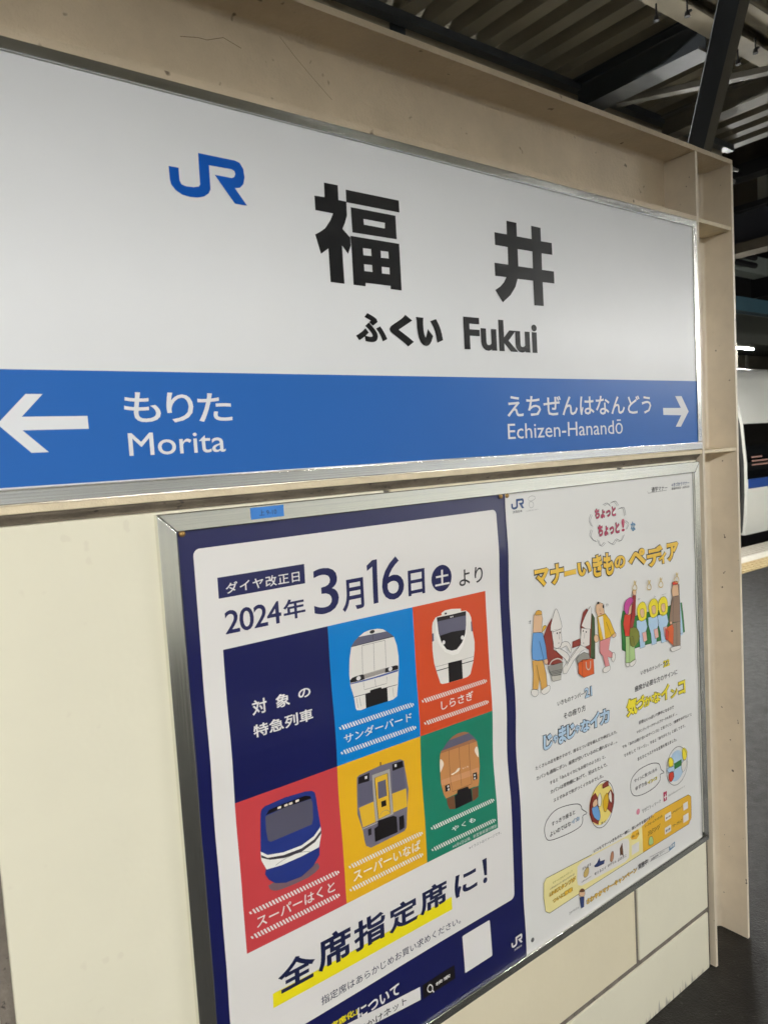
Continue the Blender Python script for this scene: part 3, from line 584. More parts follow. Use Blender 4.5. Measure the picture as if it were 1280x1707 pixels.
RIGHT_ART=[
 ('operator_logo','small blue operator letters in the upper left corner',[
  ('p','logonavy',2,[738.9,1405.7,743.8,1405.7,743.8,1399.7,744.5,1398.1,746.8,1397.4,750.6,1397.7,753.3,1398.5,754.1,1399.5,754.1,1404.7,754.2,1414.7,773.6,1414.8,776,1414.2,777.9,1411.3,778.2,1407.2,777.3,1403.8,775.3,1401.7,772.4,1401,778.5,1393.2,771.8,1393.2,762.1,1405.7,771,1405.7,772.5,1406.4,773.3,1407.9,772.9,1409.5,771.4,1410.2,759.4,1409.8,759.3,1403.8,759.3,1398.2,758.1,1395.9,755.6,1394.1,752.1,1393,748.3,1392.7,744.6,1393.2,741.5,1394.7,739.4,1397.2,739,1399.3],[]),
  ('t','inkgrey',2,'JR西日本',[742.8,1384.1,772.3,1390.6],0.01,1,None,0),
  ('l','inkgrey',2,0.7,1,[796.3,1404.7,800,1405.2,804.1,1404.6,807.4,1402.6,809.3,1399.8,809,1396.3,807.1,1393.2,803.4,1391.7,799.6,1391.4,797.2,1392.7,795.6,1394.9,794.8,1397.3,794.7,1399.9,794.9,1402.6]),
  ('l','inkgrey',2,0.6,1,[792.9,1413.6,795.8,1415.9,800.4,1417.3,806,1417.4,811.4,1416.4,815.2,1414.2,816.6,1411.6,812.8,1409.2,807.1,1407.4,801.2,1406.6,796.1,1407.2,793.3,1410.1]),
  ('t','inkgrey',2,'こころをつなぐ マナー',[783.8,1384.4,823.9,1387.8],0,1,None,0),
 ]),
 ('corner_mark','small dark campaign mark in the upper right corner',[
  ('t','ink',2,'通学マナー',[1260.6,1389.9,1332.8,1402.8],0.01,1,None,0),
  ('l','ink',2,0.8,0,[1241.9,1392.9,1245.4,1388.3,1329.8,1389.6]),
  ('t','logonavy',2,'→きづかうマナー',[1351.7,1396.9,1438.9,1406.7],0.015,1,None,0),
  ('t','inkgrey',2,'鉄道利用者・JR西日本',[1353.6,1387,1439.9,1394.6],0.01,1,None,0),
 ]),
 ('cloud_lettering','crimson words inside a puffy cloud outline',[
  ('t','crimson',2,'ちょっと',[1023.9,1343.6,1105.1,1368.5],0.045,1,('ink',0.075),0),
  ('t','crimson',2,'ちょっと',[1034.3,1299.9,1117.8,1328.6],0.045,1,('ink',0.075),0),
  ('t','crimson',2,'!',[1126.7,1302.6,1139.7,1333.9],0.02,1,None,0),
  ('t','steelblue',2,'な',[1163.7,1298.5,1185.2,1323],0.05,1,None,0),
  ('l','ink',2,1.1,0,[1055.2,1375,1058.4,1375.9,1063,1377.2,1067.9,1378.2,1072,1378.4,1075.1,1377.1,1077.8,1374.7,1080,1372.3,1081.5,1370.6]),
  ('l','ink',2,0.8,0,[1060.3,1372.5,1063.5,1373.4,1068.1,1374.7,1073,1375.7,1077.2,1375.9,1080.3,1374.5,1083,1372.2,1085.2,1369.7,1086.8,1368.1]),
  ('l','ink',2,1.1,0,[1088.7,1378.2,1091.9,1378.8,1096.5,1379.8,1101.5,1380.4,1105.8,1380,1109.3,1377.8,1112.7,1374.4,1115.5,1371,1117.4,1368.6]),
  ('l','ink',2,0.8,0,[1083.2,1376.6,1086.4,1377.2,1091,1378.2,1095.9,1378.8,1100.2,1378.4,1103.8,1376.2,1107.1,1372.8,1109.9,1369.4,1111.8,1367]),
  ('l','ink',2,1.1,0,[1119.7,1360.9,1123.5,1361.4,1129.1,1362.3,1134.8,1362.5,1139.2,1361.2,1141.7,1357.3,1143.3,1351.5,1144.3,1345.8,1145,1341.8]),
  ('l','ink',2,0.8,0,[1114.1,1359.4,1117.9,1359.9,1123.4,1360.7,1129.1,1360.9,1133.5,1359.6,1136.1,1355.7,1137.6,1350,1138.6,1344.2,1139.3,1340.3]),
  ('l','ink',2,1.1,0,[1142.9,1328.6,1145.8,1327.1,1150.1,1324.9,1154.2,1322.3,1156.4,1319.6,1155.8,1316.4,1153.4,1312.7,1150.5,1309.3,1148.6,1306.9]),
  ('l','ink',2,0.8,0,[1137.2,1327.1,1140.1,1325.5,1144.4,1323.4,1148.5,1320.8,1150.7,1318.1,1150.1,1314.9,1147.7,1311.2,1144.8,1307.8,1142.9,1305.4]),
  ('l','ink',2,1.1,0,[1008.7,1357.1,1007,1354.8,1004.5,1351.4,1002.3,1347.6,1001.5,1343.8,1002.7,1339.9,1005.3,1335.5,1008.2,1331.6,1010.1,1328.9]),
  ('l','ink',2,0.8,0,[1013.6,1354.6,1012,1352.3,1009.5,1348.9,1007.3,1345.1,1006.4,1341.3,1007.7,1337.3,1010.3,1333,1013.2,1329.1,1015.1,1326.3]),
  ('l','ink',2,1.1,0,[1008.4,1321,1006.9,1318.6,1004.7,1315.1,1002.8,1311.2,1002.4,1307.6,1004.2,1304.2,1007.5,1300.6,1011.2,1297.4,1014.5,1295,1017.3,1293.5,1020,1292.8,1022.4,1292.5,1024,1292.2]),
  ('l','ink',2,0.8,0,[1013.4,1318.5,1011.9,1316,1009.6,1312.5,1007.8,1308.7,1007.4,1305.1,1009.2,1301.6,1012.5,1298,1016.2,1294.8,1019.5,1292.3,1022.3,1290.9,1025,1290.2,1027.4,1289.8,1029.1,1289.6]),
  ('l','ink',2,1.1,0,[1030.7,1294.3,1032.1,1291,1034,1286.2,1036.6,1281.6,1039.5,1278.9,1043.6,1279.1,1048.5,1281,1053.2,1283.5,1056.4,1285.1]),
  ('l','ink',2,0.8,0,[1035.7,1291.6,1037.1,1288.4,1039.1,1283.6,1041.6,1279,1044.6,1276.3,1048.7,1276.4,1053.6,1278.4,1058.3,1280.8,1061.6,1282.4]),
  ('l','ink',2,1.1,0,[1069.8,1285.5,1072.7,1283.7,1077,1280.9,1081.8,1278.4,1086.1,1277.4,1090.1,1278.5,1094.2,1281.2,1097.7,1284.1,1100.2,1286]),
  ('l','ink',2,0.8,0,[1075,1282.8,1078,1281,1082.3,1278.2,1087,1275.7,1091.4,1274.6,1095.4,1275.8,1099.5,1278.5,1103.1,1281.4,1105.6,1283.3]),
  ('l','ink',2,1.1,0,[1103.8,1287.7,1107.6,1286.1,1113.1,1283.6,1119,1281.5,1124.1,1281.1,1128.1,1283.3,1131.6,1287.3,1134.6,1291.5,1136.7,1294.4]),
  ('l','ink',2,0.8,0,[1098.2,1286.3,1102,1284.6,1107.5,1282.2,1113.4,1280.1,1118.4,1279.7,1122.4,1281.9,1126,1285.9,1128.9,1290.1,1131,1292.9]),
 ]),
 ('title_lettering','fat golden bubble lettering of the title',[
  ('t','gold',2,'マ',[799.4,1213.1,847.8,1253.6],0.05,1,('ink',0.105),0),
  ('t','gold',2,'ナ',[852.9,1211.2,899.9,1257.4],0.05,1,('ink',0.105),0),
  ('t','gold',2,'ー',[900.9,1224.2,944,1236.5],0.05,1,('ink',0.105),0),
  ('t','gold',2,'い',[949.2,1216.1,1001.3,1248.6],0.05,1,('ink',0.105),0),
  ('t','gold',2,'き',[1006.9,1206,1042.8,1258.4],0.05,1,('ink',0.105),0),
  ('t','gold',2,'も',[1047.4,1202.4,1086.9,1257.9],0.05,1,('ink',0.105),0),
  ('t','gold',2,'の',[1090.4,1213.2,1135.3,1244.8],0.05,1,('ink',0.105),0),
  ('t','gold',2,'ペ',[1147.5,1208.8,1225,1251],0.05,1,('ink',0.105),0),
  ('t','gold',2,'デ',[1228.7,1198.2,1302,1249.7],0.05,1,('ink',0.105),0),
  ('t','gold',2,'ィ',[1280.1,1199.3,1318.6,1229.2],0.05,1,('ink',0.105),0),
  ('t','gold',2,'ア',[1321.2,1200.3,1376.8,1249.1],0.05,1,('ink',0.105),0),
 ]),
 ('passenger_drawing','cartoon of two people beside two pale passengers sprawled in train seats',[
  ('p','maroon',2,[827,1051.1,820.5,1096.1,835.4,1118.6,853.5,1136.2,857,1114.5,855.1,1063.4,886,1043.8,883.4,1023.8,832.6,1033.3],[]),
  ('l','ink',3,0.9,1,[827,1051.1,820.5,1096.1,835.4,1118.6,853.5,1136.2,857,1114.5,855.1,1063.4,886,1043.8,883.4,1023.8,832.6,1033.3]),
  ('p','maroon',2,[921,1053.2,923.3,1067.8,951.3,1069.8,954.7,1053.8],[]),
  ('l','ink',3,0.9,1,[921,1053.2,923.3,1067.8,951.3,1069.8,954.7,1053.8]),
  ('p','maroon',2,[966.9,1129.6,979.2,1136,990.7,1127.3,996.5,1122.4,1009.4,1108.5,1003.3,1008.7,984,1016.8,982.1,1036.5,954.6,1051.9,954.6,1099.5],[]),
  ('l','ink',3,0.9,1,[966.9,1129.6,979.2,1136,990.7,1127.3,996.5,1122.4,1009.4,1108.5,1003.3,1008.7,984,1016.8,982.1,1036.5,954.6,1051.9,954.6,1099.5]),
  ('p','dgreen',3,[999.5,1121.8,1009.4,1108.5,1001.8,1009,987,1016.2],[]),
  ('p','skinpale',3,[851.3,1110.1,884.3,1105.5,885.2,1075.6,879,1065.8,867.6,1063.5,855.5,1068.8],[]),
  ('l','ink',4,0.9,1,[851.3,1110.1,884.3,1105.5,885.2,1075.6,879,1065.8,867.6,1063.5,855.5,1068.8]),
  ('p','tpaper',4,[866,1155,869.9,1154.9,873.2,1150.1,876.9,1143.2,880.5,1134,885.2,1121.6,887.4,1110.5,883.9,1106.2,875.9,1105.3,860.2,1104.9,847,1108.2,848,1119.6,854.1,1133.4,860.1,1146.1],[]),
  ('l','ink',5,0.9,1,[866,1155,869.9,1154.9,873.2,1150.1,876.9,1143.2,880.5,1134,885.2,1121.6,887.4,1110.5,883.9,1106.2,875.9,1105.3,860.2,1104.9,847,1108.2,848,1119.6,854.1,1133.4,860.1,1146.1]),
  ('p','skinpale',3,[957.2,1093.3,989.7,1085.1,984.3,1047.7,964.7,1046,950.9,1053.6],[]),
  ('l','ink',4,0.9,1,[957.2,1093.3,989.7,1085.1,984.3,1047.7,964.7,1046,950.9,1053.6]),
  ('p','tpaper',4,[993,1139.9,997.7,1131.8,991.2,1084.9,973.3,1088.7,957.5,1099,972.2,1119.1],[]),
  ('l','ink',5,0.9,1,[993,1139.9,997.7,1131.8,991.2,1084.9,973.3,1088.7,957.5,1099,972.2,1119.1]),
  ('e','ink',5,[869.3,1098.8,2.2,2.2]),
  ('e','ink',5,[878.8,1098.1,2.2,2.2]),
  ('e','ink',5,[963.2,1085.5,2.2,2.2]),
  ('e','ink',5,[973.7,1081,2.2,2.2]),
  ('l','ink',5,0.8,0,[875.3,1096.2,875.9,1083.1]),
  ('l','ink',5,0.8,0,[968.2,1079.7,964.5,1067.1]),
  ('l','ink',5,1.2,0,[871.2,1075.2,875.3,1074.9]),
  ('l','ink',5,1.2,0,[959.4,1057.6,963.8,1056.1]),
  ('p','tpaper',4,[859.3,1064.3,867,1063.9,878.6,1060.3,890.1,1053.9,900.4,1046.3,906.9,1039.5,909.6,1033,906.7,1025.8,901.7,1021.6,898.8,1025.2,893.8,1032.7,881.9,1042.8,869.7,1052.9,861.9,1060.1],[]),
  ('l','ink',5,0.9,1,[859.3,1064.3,867,1063.9,878.6,1060.3,890.1,1053.9,900.4,1046.3,906.9,1039.5,909.6,1033,906.7,1025.8,901.7,1021.6,898.8,1025.2,893.8,1032.7,881.9,1042.8,869.7,1052.9,861.9,1060.1]),
  ('p','tpaper',4,[885.1,1073.8,894.7,1074.4,904.9,1071.6,911.5,1065.7,915.5,1058.2,916.2,1049.3,914.6,1043.3,911,1046.3,906.5,1052.5,903.3,1058.8,898.6,1063.5,887.7,1061.7,878.6,1060.3,879.4,1067],[]),
  ('l','ink',5,0.9,1,[885.1,1073.8,894.7,1074.4,904.9,1071.6,911.5,1065.7,915.5,1058.2,916.2,1049.3,914.6,1043.3,911,1046.3,906.5,1052.5,903.3,1058.8,898.6,1063.5,887.7,1061.7,878.6,1060.3,879.4,1067]),
  ('p','tpaper',4,[950.3,1054.7,926.2,1044.6,884.2,1014.3,884.7,1001.1,896,998.5,925,1024,952.3,1039,973.4,1042.2],[]),
  ('l','ink',5,0.9,1,[950.3,1054.7,926.2,1044.6,884.2,1014.3,884.7,1001.1,896,998.5,925,1024,952.3,1039,973.4,1042.2]),
  ('l','ink',6,0.9,0,[944.3,1052.2,913.9,1032.1,897.1,1017]),
  ('p','bag',5,[832.4,1030.6,885,1028.1,881,1009.4,874.8,1000.6,844.5,1004.9,837,1015.8],[]),
  ('l','ink',6,0.9,1,[832.4,1030.6,885,1028.1,881,1009.4,874.8,1000.6,844.5,1004.9,837,1015.8]),
  ('p','baglight',5,[843.9,1005,877.1,1001,875.5,989.2,849.1,991.2,843.9,995.8],[]),
  ('l','ink',6,0.9,1,[843.9,1005,877.1,1001,875.5,989.2,849.1,991.2,843.9,995.8]),
  ('l','baglight',6,3,0,[838,1032.1,839.9,1034.2,842.7,1037.2,846.7,1039.4,852.6,1040.6,859.7,1041.1,866.2,1040.7,871.5,1039,876.2,1036.5,879.8,1034,881.9,1031.6,883,1029.2,883.6,1027.5]),
  ('l','ink',7,0.8,0,[841.1,1015.8,879.8,1012.5]),
  ('l','ink',7,0.8,0,[840.9,1012.5,879.6,1009.2]),
  ('l','ink',7,0.8,0,[840.6,1009.3,879.4,1005.9]),
  ('p','bag',5,[933.1,1024.1,940,1030.2,961,1035.3,978.6,1027.7,983.8,1014.9,947.9,1015.1,938.6,1007.7],[]),
  ('l','ink',6,0.9,1,[933.1,1024.1,940,1030.2,961,1035.3,978.6,1027.7,983.8,1014.9,947.9,1015.1,938.6,1007.7]),
  ('p','orangebag',6,[938.9,1013.3,954,1018.6,995.9,1012.3,996.7,975.1,957.3,974.7,938.9,988.5],[]),
  ('l','ink',7,0.9,1,[938.9,1013.3,954,1018.6,995.9,1012.3,996.7,975.1,957.3,974.7,938.9,988.5]),
  ('l','baglight',8,3,0,[967,1010.9,966.9,1004.6,967.7,997.3,970.8,992.5,974.7,989.9,979,990.5,982.6,993.9,983.5,1001.8,983.5,1009.2]),
  ('l','ink',8,0.8,0,[954,1017.6,952.1,977.8]),
  ('p','skin',3,[792.5,1155.5,818.8,1152.6,822.1,1141.1,818.1,1122,820.1,1110.7,788.6,1116],[]),
  ('l','ink',4,0.9,1,[792.5,1155.5,818.8,1152.6,822.1,1141.1,818.1,1122,820.1,1110.7,788.6,1116]),
  ('p','hairgold',4,[796.5,1156.6,800.8,1162.1,808.8,1163,817.9,1159,820,1151.4,810.7,1151.8,797.6,1153.7],[]),
  ('l','ink',5,0.9,1,[796.5,1156.6,800.8,1162.1,808.8,1163,817.9,1159,820,1151.4,810.7,1151.8,797.6,1153.7]),
  ('p','sweater',4,[787.2,1115.4,802.9,1113.7,820,1108.9,827.5,1080.1,830.9,1048.4,817.3,1047.7,798.8,1050.3,780.8,1057.5,780.9,1079],[]),
  ('l','ink',5,0.9,1,[787.2,1115.4,802.9,1113.7,820,1108.9,827.5,1080.1,830.9,1048.4,817.3,1047.7,798.8,1050.3,780.8,1057.5,780.9,1079]),
  ('p','ochre',3,[781.9,1053.7,816.1,1049.8,826,1014.7,828.1,984.8,807.6,981.6,804.1,1008.9,797.2,985.1,779,990.4,783.9,1024.5],[]),
  ('l','ink',4,0.9,1,[781.9,1053.7,816.1,1049.8,826,1014.7,828.1,984.8,807.6,981.6,804.1,1008.9,797.2,985.1,779,990.4,783.9,1024.5]),
  ('l','ink',6,1,0,[794.3,1041.9,804.1,1001.6]),
  ('l','ink',6,1,0,[806.9,1093.4,818.8,1049.2]),
  ('p','tpaper',2,[776.4,990.2,786.8,987.9,797,983.3,798.7,978.5,796.5,974.3,791.7,971.7,785.6,971.2,779.2,974.7,774.4,979.8,773.4,986],[]),
  ('l','ink',3,0.9,1,[776.4,990.2,786.8,987.9,797,983.3,798.7,978.5,796.5,974.3,791.7,971.7,785.6,971.2,779.2,974.7,774.4,979.8,773.4,986]),
  ('p','tpaper',2,[807.5,979.8,817.9,983.6,829.6,986.3,835.5,985.4,838.1,982.4,837.7,977.3,834.1,972.3,826.1,969.5,817.6,968.7,812.5,970.7,809.3,973.9,806.5,976.7],[]),
  ('l','ink',3,0.9,1,[807.5,979.8,817.9,983.6,829.6,986.3,835.5,985.4,838.1,982.4,837.7,977.3,834.1,972.3,826.1,969.5,817.6,968.7,812.5,970.7,809.3,973.9,806.5,976.7]),
  ('p','skin',5,[818.6,1047.4,824.3,1048.8,830.8,1047.5,832.9,1042.3,832.3,1037.1,828.2,1035.4,823.3,1036.3,819.7,1041.8],[]),
  ('l','ink',6,0.9,1,[818.6,1047.4,824.3,1048.8,830.8,1047.5,832.9,1042.3,832.3,1037.1,828.2,1035.4,823.3,1036.3,819.7,1041.8]),
  ('p','gold',3,[818.9,1112.8,820,1116.8,822.1,1121.2,824.7,1123.7,827.7,1124.7,832.1,1123.4,834.2,1120.7,828.4,1116.2,821.5,1112.3,819.2,1111.5],[]),
  ('l','ink',4,0.9,1,[818.9,1112.8,820,1116.8,822.1,1121.2,824.7,1123.7,827.7,1124.7,832.1,1123.4,834.2,1120.7,828.4,1116.2,821.5,1112.3,819.2,1111.5]),
  ('t','ink',2,'オ',[775.6,1137.2,785.3,1145.2],0,1,None,0),
  ('t','ink',2,'カ',[1052.6,1128,1062.5,1135.1],0,1,None,0),
  ('p','skin',4,[1014.3,1138.5,1025.4,1143.4,1040.6,1137.9,1047,1113.3,1038.8,1107,1020.2,1109.4,1013.4,1123.2],[]),
  ('l','ink',5,0.9,1,[1014.3,1138.5,1025.4,1143.4,1040.6,1137.9,1047,1113.3,1038.8,1107,1020.2,1109.4,1013.4,1123.2]),
  ('p','tblack',5,[1017.4,1139.9,1019.3,1145.4,1025.4,1144.4,1026.7,1139.3],[]),
  ('l','ink',6,0.9,1,[1017.4,1139.9,1019.3,1145.4,1025.4,1144.4,1026.7,1139.3]),
  ('p','tblack',5,[1038.7,1132.3,1044.2,1135.3,1044.6,1125.5,1040,1127.2],[]),
  ('l','ink',6,0.9,1,[1038.7,1132.3,1044.2,1135.3,1044.6,1125.5,1040,1127.2]),
  ('l','ink',6,0.8,0,[1027.6,1128.5,1028.6,1120.5]),
  ('l','crimson',6,1.4,0,[1026.8,1115.9,1034.5,1113.6]),
  ('p','mustard',5,[1017.1,1109,1048.5,1112,1066.3,1092.1,1083.5,1057,1067.2,1052.3,1060.7,1050.7,1024.3,1049.2,1019.3,1067.7,1019.1,1091.1],[]),
  ('l','ink',6,0.9,1,[1017.1,1109,1048.5,1112,1066.3,1092.1,1083.5,1057,1067.2,1052.3,1060.7,1050.7,1024.3,1049.2,1019.3,1067.7,1019.1,1091.1]),
  ('p','tpaper',6,[1021.6,1107.2,1038.8,1107.9,1043.3,1051.2,1036.9,1049.5],[]),
  ('l','ink',7,1,0,[1050.4,1091.1,1068.7,1052]),
  ('p','pink',4,[1022.8,1049.5,1065.5,1050.7,1055.7,1021,1071.1,1009.8,1068.8,998.3,1051.5,1004.1,1058.1,980.8,1040.7,981.8,1032.9,1010.1,1021.1,1020.5],[]),
  ('l','ink',5,0.9,1,[1022.8,1049.5,1065.5,1050.7,1055.7,1021,1071.1,1009.8,1068.8,998.3,1051.5,1004.1,1058.1,980.8,1040.7,981.8,1032.9,1010.1,1021.1,1020.5]),
  ('p','tpaper',3,[1034.3,980.2,1046.3,982.2,1058.2,981.8,1061.2,976.5,1059.1,970.6,1051.8,967.7,1043,966.8,1036.4,968.6,1032.2,971.8,1031.1,976.3],[]),
  ('l','ink',4,0.9,1,[1034.3,980.2,1046.3,982.2,1058.2,981.8,1061.2,976.5,1059.1,970.6,1051.8,967.7,1043,966.8,1036.4,968.6,1032.2,971.8,1031.1,976.3]),
  ('p','tpaper',3,[1067.8,1009.5,1072.4,1011.1,1077.5,1009.4,1081.3,1004.1,1082.6,997.3,1078.5,990.6,1072.9,986.5,1068.9,989.1,1066.3,994.9,1066.1,1002.7],[]),
  ('l','ink',4,0.9,1,[1067.8,1009.5,1072.4,1011.1,1077.5,1009.4,1081.3,1004.1,1082.6,997.3,1078.5,990.6,1072.9,986.5,1068.9,989.1,1066.3,994.9,1066.1,1002.7]),
  ('p','skin',4,[1070.5,1053.7,1076.4,1057.3,1083.7,1059,1087.4,1055.1,1088,1050.2,1082.9,1047.3,1076.5,1046.5,1071.9,1049.5],[]),
  ('l','ink',5,0.9,1,[1070.5,1053.7,1076.4,1057.3,1083.7,1059,1087.4,1055.1,1088,1050.2,1082.9,1047.3,1076.5,1046.5,1071.9,1049.5]),
  ('p','skin',4,[1001.7,1057.6,1002.4,1063.4,1005.4,1067.6,1011.5,1067.3,1017.5,1064.2,1020.2,1058.1,1019.9,1052,1014.1,1049.1,1007.3,1048.7,1003.5,1052.4],[]),
  ('l','ink',5,0.9,1,[1001.7,1057.6,1002.4,1063.4,1005.4,1067.6,1011.5,1067.3,1017.5,1064.2,1020.2,1058.1,1019.9,1052,1014.1,1049.1,1007.3,1048.7,1003.5,1052.4]),
 ]),
 ('passenger_drawing','cartoon of two standing people holding straps before three seated people',[
  ('p','dgreen2',2,[1111.1,1080.9,1120.9,1106,1170.3,1083.5,1225.8,1083.8,1277,1080,1333.3,1082.6,1388.2,1080.4,1392.8,1042.9,1395.5,998.2,1377.3,998,1275.6,998.5,1191.7,1001.7,1123.2,1002.4,1111,1008.4],[]),
  ('l','ink',3,0.9,1,[1111.1,1080.9,1120.9,1106,1170.3,1083.5,1225.8,1083.8,1277,1080,1333.3,1082.6,1388.2,1080.4,1392.8,1042.9,1395.5,998.2,1377.3,998,1275.6,998.5,1191.7,1001.7,1123.2,1002.4,1111,1008.4]),
  ('p','paleblue',3,[1370.5,1087.1,1380.1,1083.6,1385.2,1022.2,1387,994.3,1373.7,991.4],[]),
  ('p','paleblue',4,[1175.3,1070.6,1214.6,1068.5,1220.8,1046.4,1209.5,1031.1,1206.2,997,1185.6,996.9,1182.9,1026,1174.2,1050.2],[]),
  ('l','ink',5,0.9,1,[1175.3,1070.6,1214.6,1068.5,1220.8,1046.4,1209.5,1031.1,1206.2,997,1185.6,996.9,1182.9,1026,1174.2,1050.2]),
  ('p','lemon',5,[1178.4,1099.2,1184.5,1108.3,1193.7,1113.7,1202.8,1114.6,1211.1,1111.6,1217.1,1104.8,1220.5,1095.2,1220.6,1082.6,1217.7,1071.4,1211.1,1066.6,1202.6,1065.5,1193.5,1065.8,1185.4,1070.4,1179.9,1084.2],[]),
  ('l','ink',6,0.9,1,[1178.4,1099.2,1184.5,1108.3,1193.7,1113.7,1202.8,1114.6,1211.1,1111.6,1217.1,1104.8,1220.5,1095.2,1220.6,1082.6,1217.7,1071.4,1211.1,1066.6,1202.6,1065.5,1193.5,1065.8,1185.4,1070.4,1179.9,1084.2]),
  ('p','skin',6,[1191.2,1095.2,1199,1097.4,1207.2,1094.9,1209.3,1085.8,1207.7,1076.7,1201.3,1074.3,1194.5,1076.5,1191,1085.8],[]),
  ('l','ink',7,0.9,1,[1191.2,1095.2,1199,1097.4,1207.2,1094.9,1209.3,1085.8,1207.7,1076.7,1201.3,1074.3,1194.5,1076.5,1191,1085.8]),
  ('p','skinpink',6,[1195.1,1035.7,1212.8,1035.7,1215.9,1012.4,1199.6,1010.5],[]),
  ('l','ink',7,0.9,1,[1195.1,1035.7,1212.8,1035.7,1215.9,1012.4,1199.6,1010.5]),
  ('p','paleblue',4,[1226.5,1069.7,1267.1,1067.6,1273.5,1045.2,1262,1029.7,1258.5,994.9,1237.3,994.9,1234.5,1024.5,1225.4,1049],[]),
  ('l','ink',5,0.9,1,[1226.5,1069.7,1267.1,1067.6,1273.5,1045.2,1262,1029.7,1258.5,994.9,1237.3,994.9,1234.5,1024.5,1225.4,1049]),
  ('p','lemon',5,[1229.6,1098.8,1235.9,1108.2,1245.4,1113.6,1254.8,1114.5,1263.4,1111.4,1269.6,1104.5,1273.2,1094.8,1273.3,1082,1270.3,1070.5,1263.5,1065.7,1254.8,1064.6,1245.3,1064.9,1237,1069.6,1231.2,1083.6],[]),
  ('l','ink',6,0.9,1,[1229.6,1098.8,1235.9,1108.2,1245.4,1113.6,1254.8,1114.5,1263.4,1111.4,1269.6,1104.5,1273.2,1094.8,1273.3,1082,1270.3,1070.5,1263.5,1065.7,1254.8,1064.6,1245.3,1064.9,1237,1069.6,1231.2,1083.6]),
  ('p','skin',6,[1242.8,1094.8,1250.9,1097,1259.4,1094.5,1261.6,1085.2,1259.9,1075.9,1253.4,1073.5,1246.3,1075.8,1242.7,1085.3],[]),
  ('l','ink',7,0.9,1,[1242.8,1094.8,1250.9,1097,1259.4,1094.5,1261.6,1085.2,1259.9,1075.9,1253.4,1073.5,1246.3,1075.8,1242.7,1085.3]),
  ('p','skinpink',6,[1247,1034.3,1265.3,1034.3,1268.6,1010.6,1251.7,1008.7],[]),
  ('l','ink',7,0.9,1,[1247,1034.3,1265.3,1034.3,1268.6,1010.6,1251.7,1008.7]),
  ('p','paleblue',4,[1270.1,1067,1311.8,1064.8,1318.5,1042.1,1306.6,1026.3,1303.2,991.1,1281.4,991.1,1278.4,1021.1,1269,1046],[]),
  ('l','ink',5,0.9,1,[1270.1,1067,1311.8,1064.8,1318.5,1042.1,1306.6,1026.3,1303.2,991.1,1281.4,991.1,1278.4,1021.1,1269,1046]),
  ('p','lemon',5,[1273.3,1096.5,1279.7,1106,1289.4,1111.5,1299.1,1112.4,1308,1109.3,1314.3,1102.3,1318,1092.4,1318.2,1079.4,1315.1,1067.8,1308.1,1062.9,1299.2,1061.8,1289.5,1062.1,1280.9,1066.9,1274.9,1081.1],[]),
  ('l','ink',6,0.9,1,[1273.3,1096.5,1279.7,1106,1289.4,1111.5,1299.1,1112.4,1308,1109.3,1314.3,1102.3,1318,1092.4,1318.2,1079.4,1315.1,1067.8,1308.1,1062.9,1299.2,1061.8,1289.5,1062.1,1280.9,1066.9,1274.9,1081.1]),
  ('p','skin',6,[1286.9,1092.4,1295.1,1094.7,1303.9,1092.1,1306.1,1082.7,1304.5,1073.3,1297.7,1070.8,1290.5,1073.1,1286.7,1082.8],[]),
  ('l','ink',7,0.9,1,[1286.9,1092.4,1295.1,1094.7,1303.9,1092.1,1306.1,1082.7,1304.5,1073.3,1297.7,1070.8,1290.5,1073.1,1286.7,1082.8]),
  ('p','skinpink',6,[1291.3,1031.1,1310,1031.1,1313.5,1007,1296.1,1005.1],[]),
  ('l','ink',7,0.9,1,[1291.3,1031.1,1310,1031.1,1313.5,1007,1296.1,1005.1]),
  ('p','redtop',4,[1125.8,1095,1156.6,1092.8,1173.2,1134.3,1160.6,1138.1,1154.2,1100.1,1142.1,1037.6,1124,1041.2,1118.9,1072.6],[]),
  ('l','ink',5,0.9,1,[1125.8,1095,1156.6,1092.8,1173.2,1134.3,1160.6,1138.1,1154.2,1100.1,1142.1,1037.6,1124,1041.2,1118.9,1072.6]),
  ('p','redtop2',5,[1160.6,1138.1,1174.7,1135.7,1170.5,1086.9,1157.3,1055.1,1144.7,1059.3,1153.6,1089.9],[]),
  ('l','ink',6,0.9,1,[1160.6,1138.1,1174.7,1135.7,1170.5,1086.9,1157.3,1055.1,1144.7,1059.3,1153.6,1089.9]),
  ('p','magenta',6,[1123.8,1108.8,1124.1,1117.1,1127.5,1125,1135.4,1131.1,1144.9,1134.7,1153.5,1134.3,1160.2,1131.3,1163.3,1126.4,1162.4,1120.7,1154.8,1116.5,1146.3,1111.6,1143.4,1103,1141.2,1095.6,1136.4,1093.8,1131.4,1095.7,1126.7,1101.2],[]),
  ('l','ink',7,0.9,1,[1123.8,1108.8,1124.1,1117.1,1127.5,1125,1135.4,1131.1,1144.9,1134.7,1153.5,1134.3,1160.2,1131.3,1163.3,1126.4,1162.4,1120.7,1154.8,1116.5,1146.3,1111.6,1143.4,1103,1141.2,1095.6,1136.4,1093.8,1131.4,1095.7,1126.7,1101.2]),
  ('p','skin',5,[1146.3,1111.6,1154.3,1118.6,1161,1121,1161.1,1113,1158.6,1102.7,1156.2,1097,1152.4,1093.6,1144.4,1091.4,1138.2,1092.7,1140.5,1101.5],[]),
  ('l','ink',6,0.9,1,[1146.3,1111.6,1154.3,1118.6,1161,1121,1161.1,1113,1158.6,1102.7,1156.2,1097,1152.4,1093.6,1144.4,1091.4,1138.2,1092.7,1140.5,1101.5]),
  ('p','palegreen',4,[1125.3,1039.3,1156.1,1034.8,1160.6,1013.4,1162.6,973.3,1139.6,969.8,1122.9,973.5],[]),
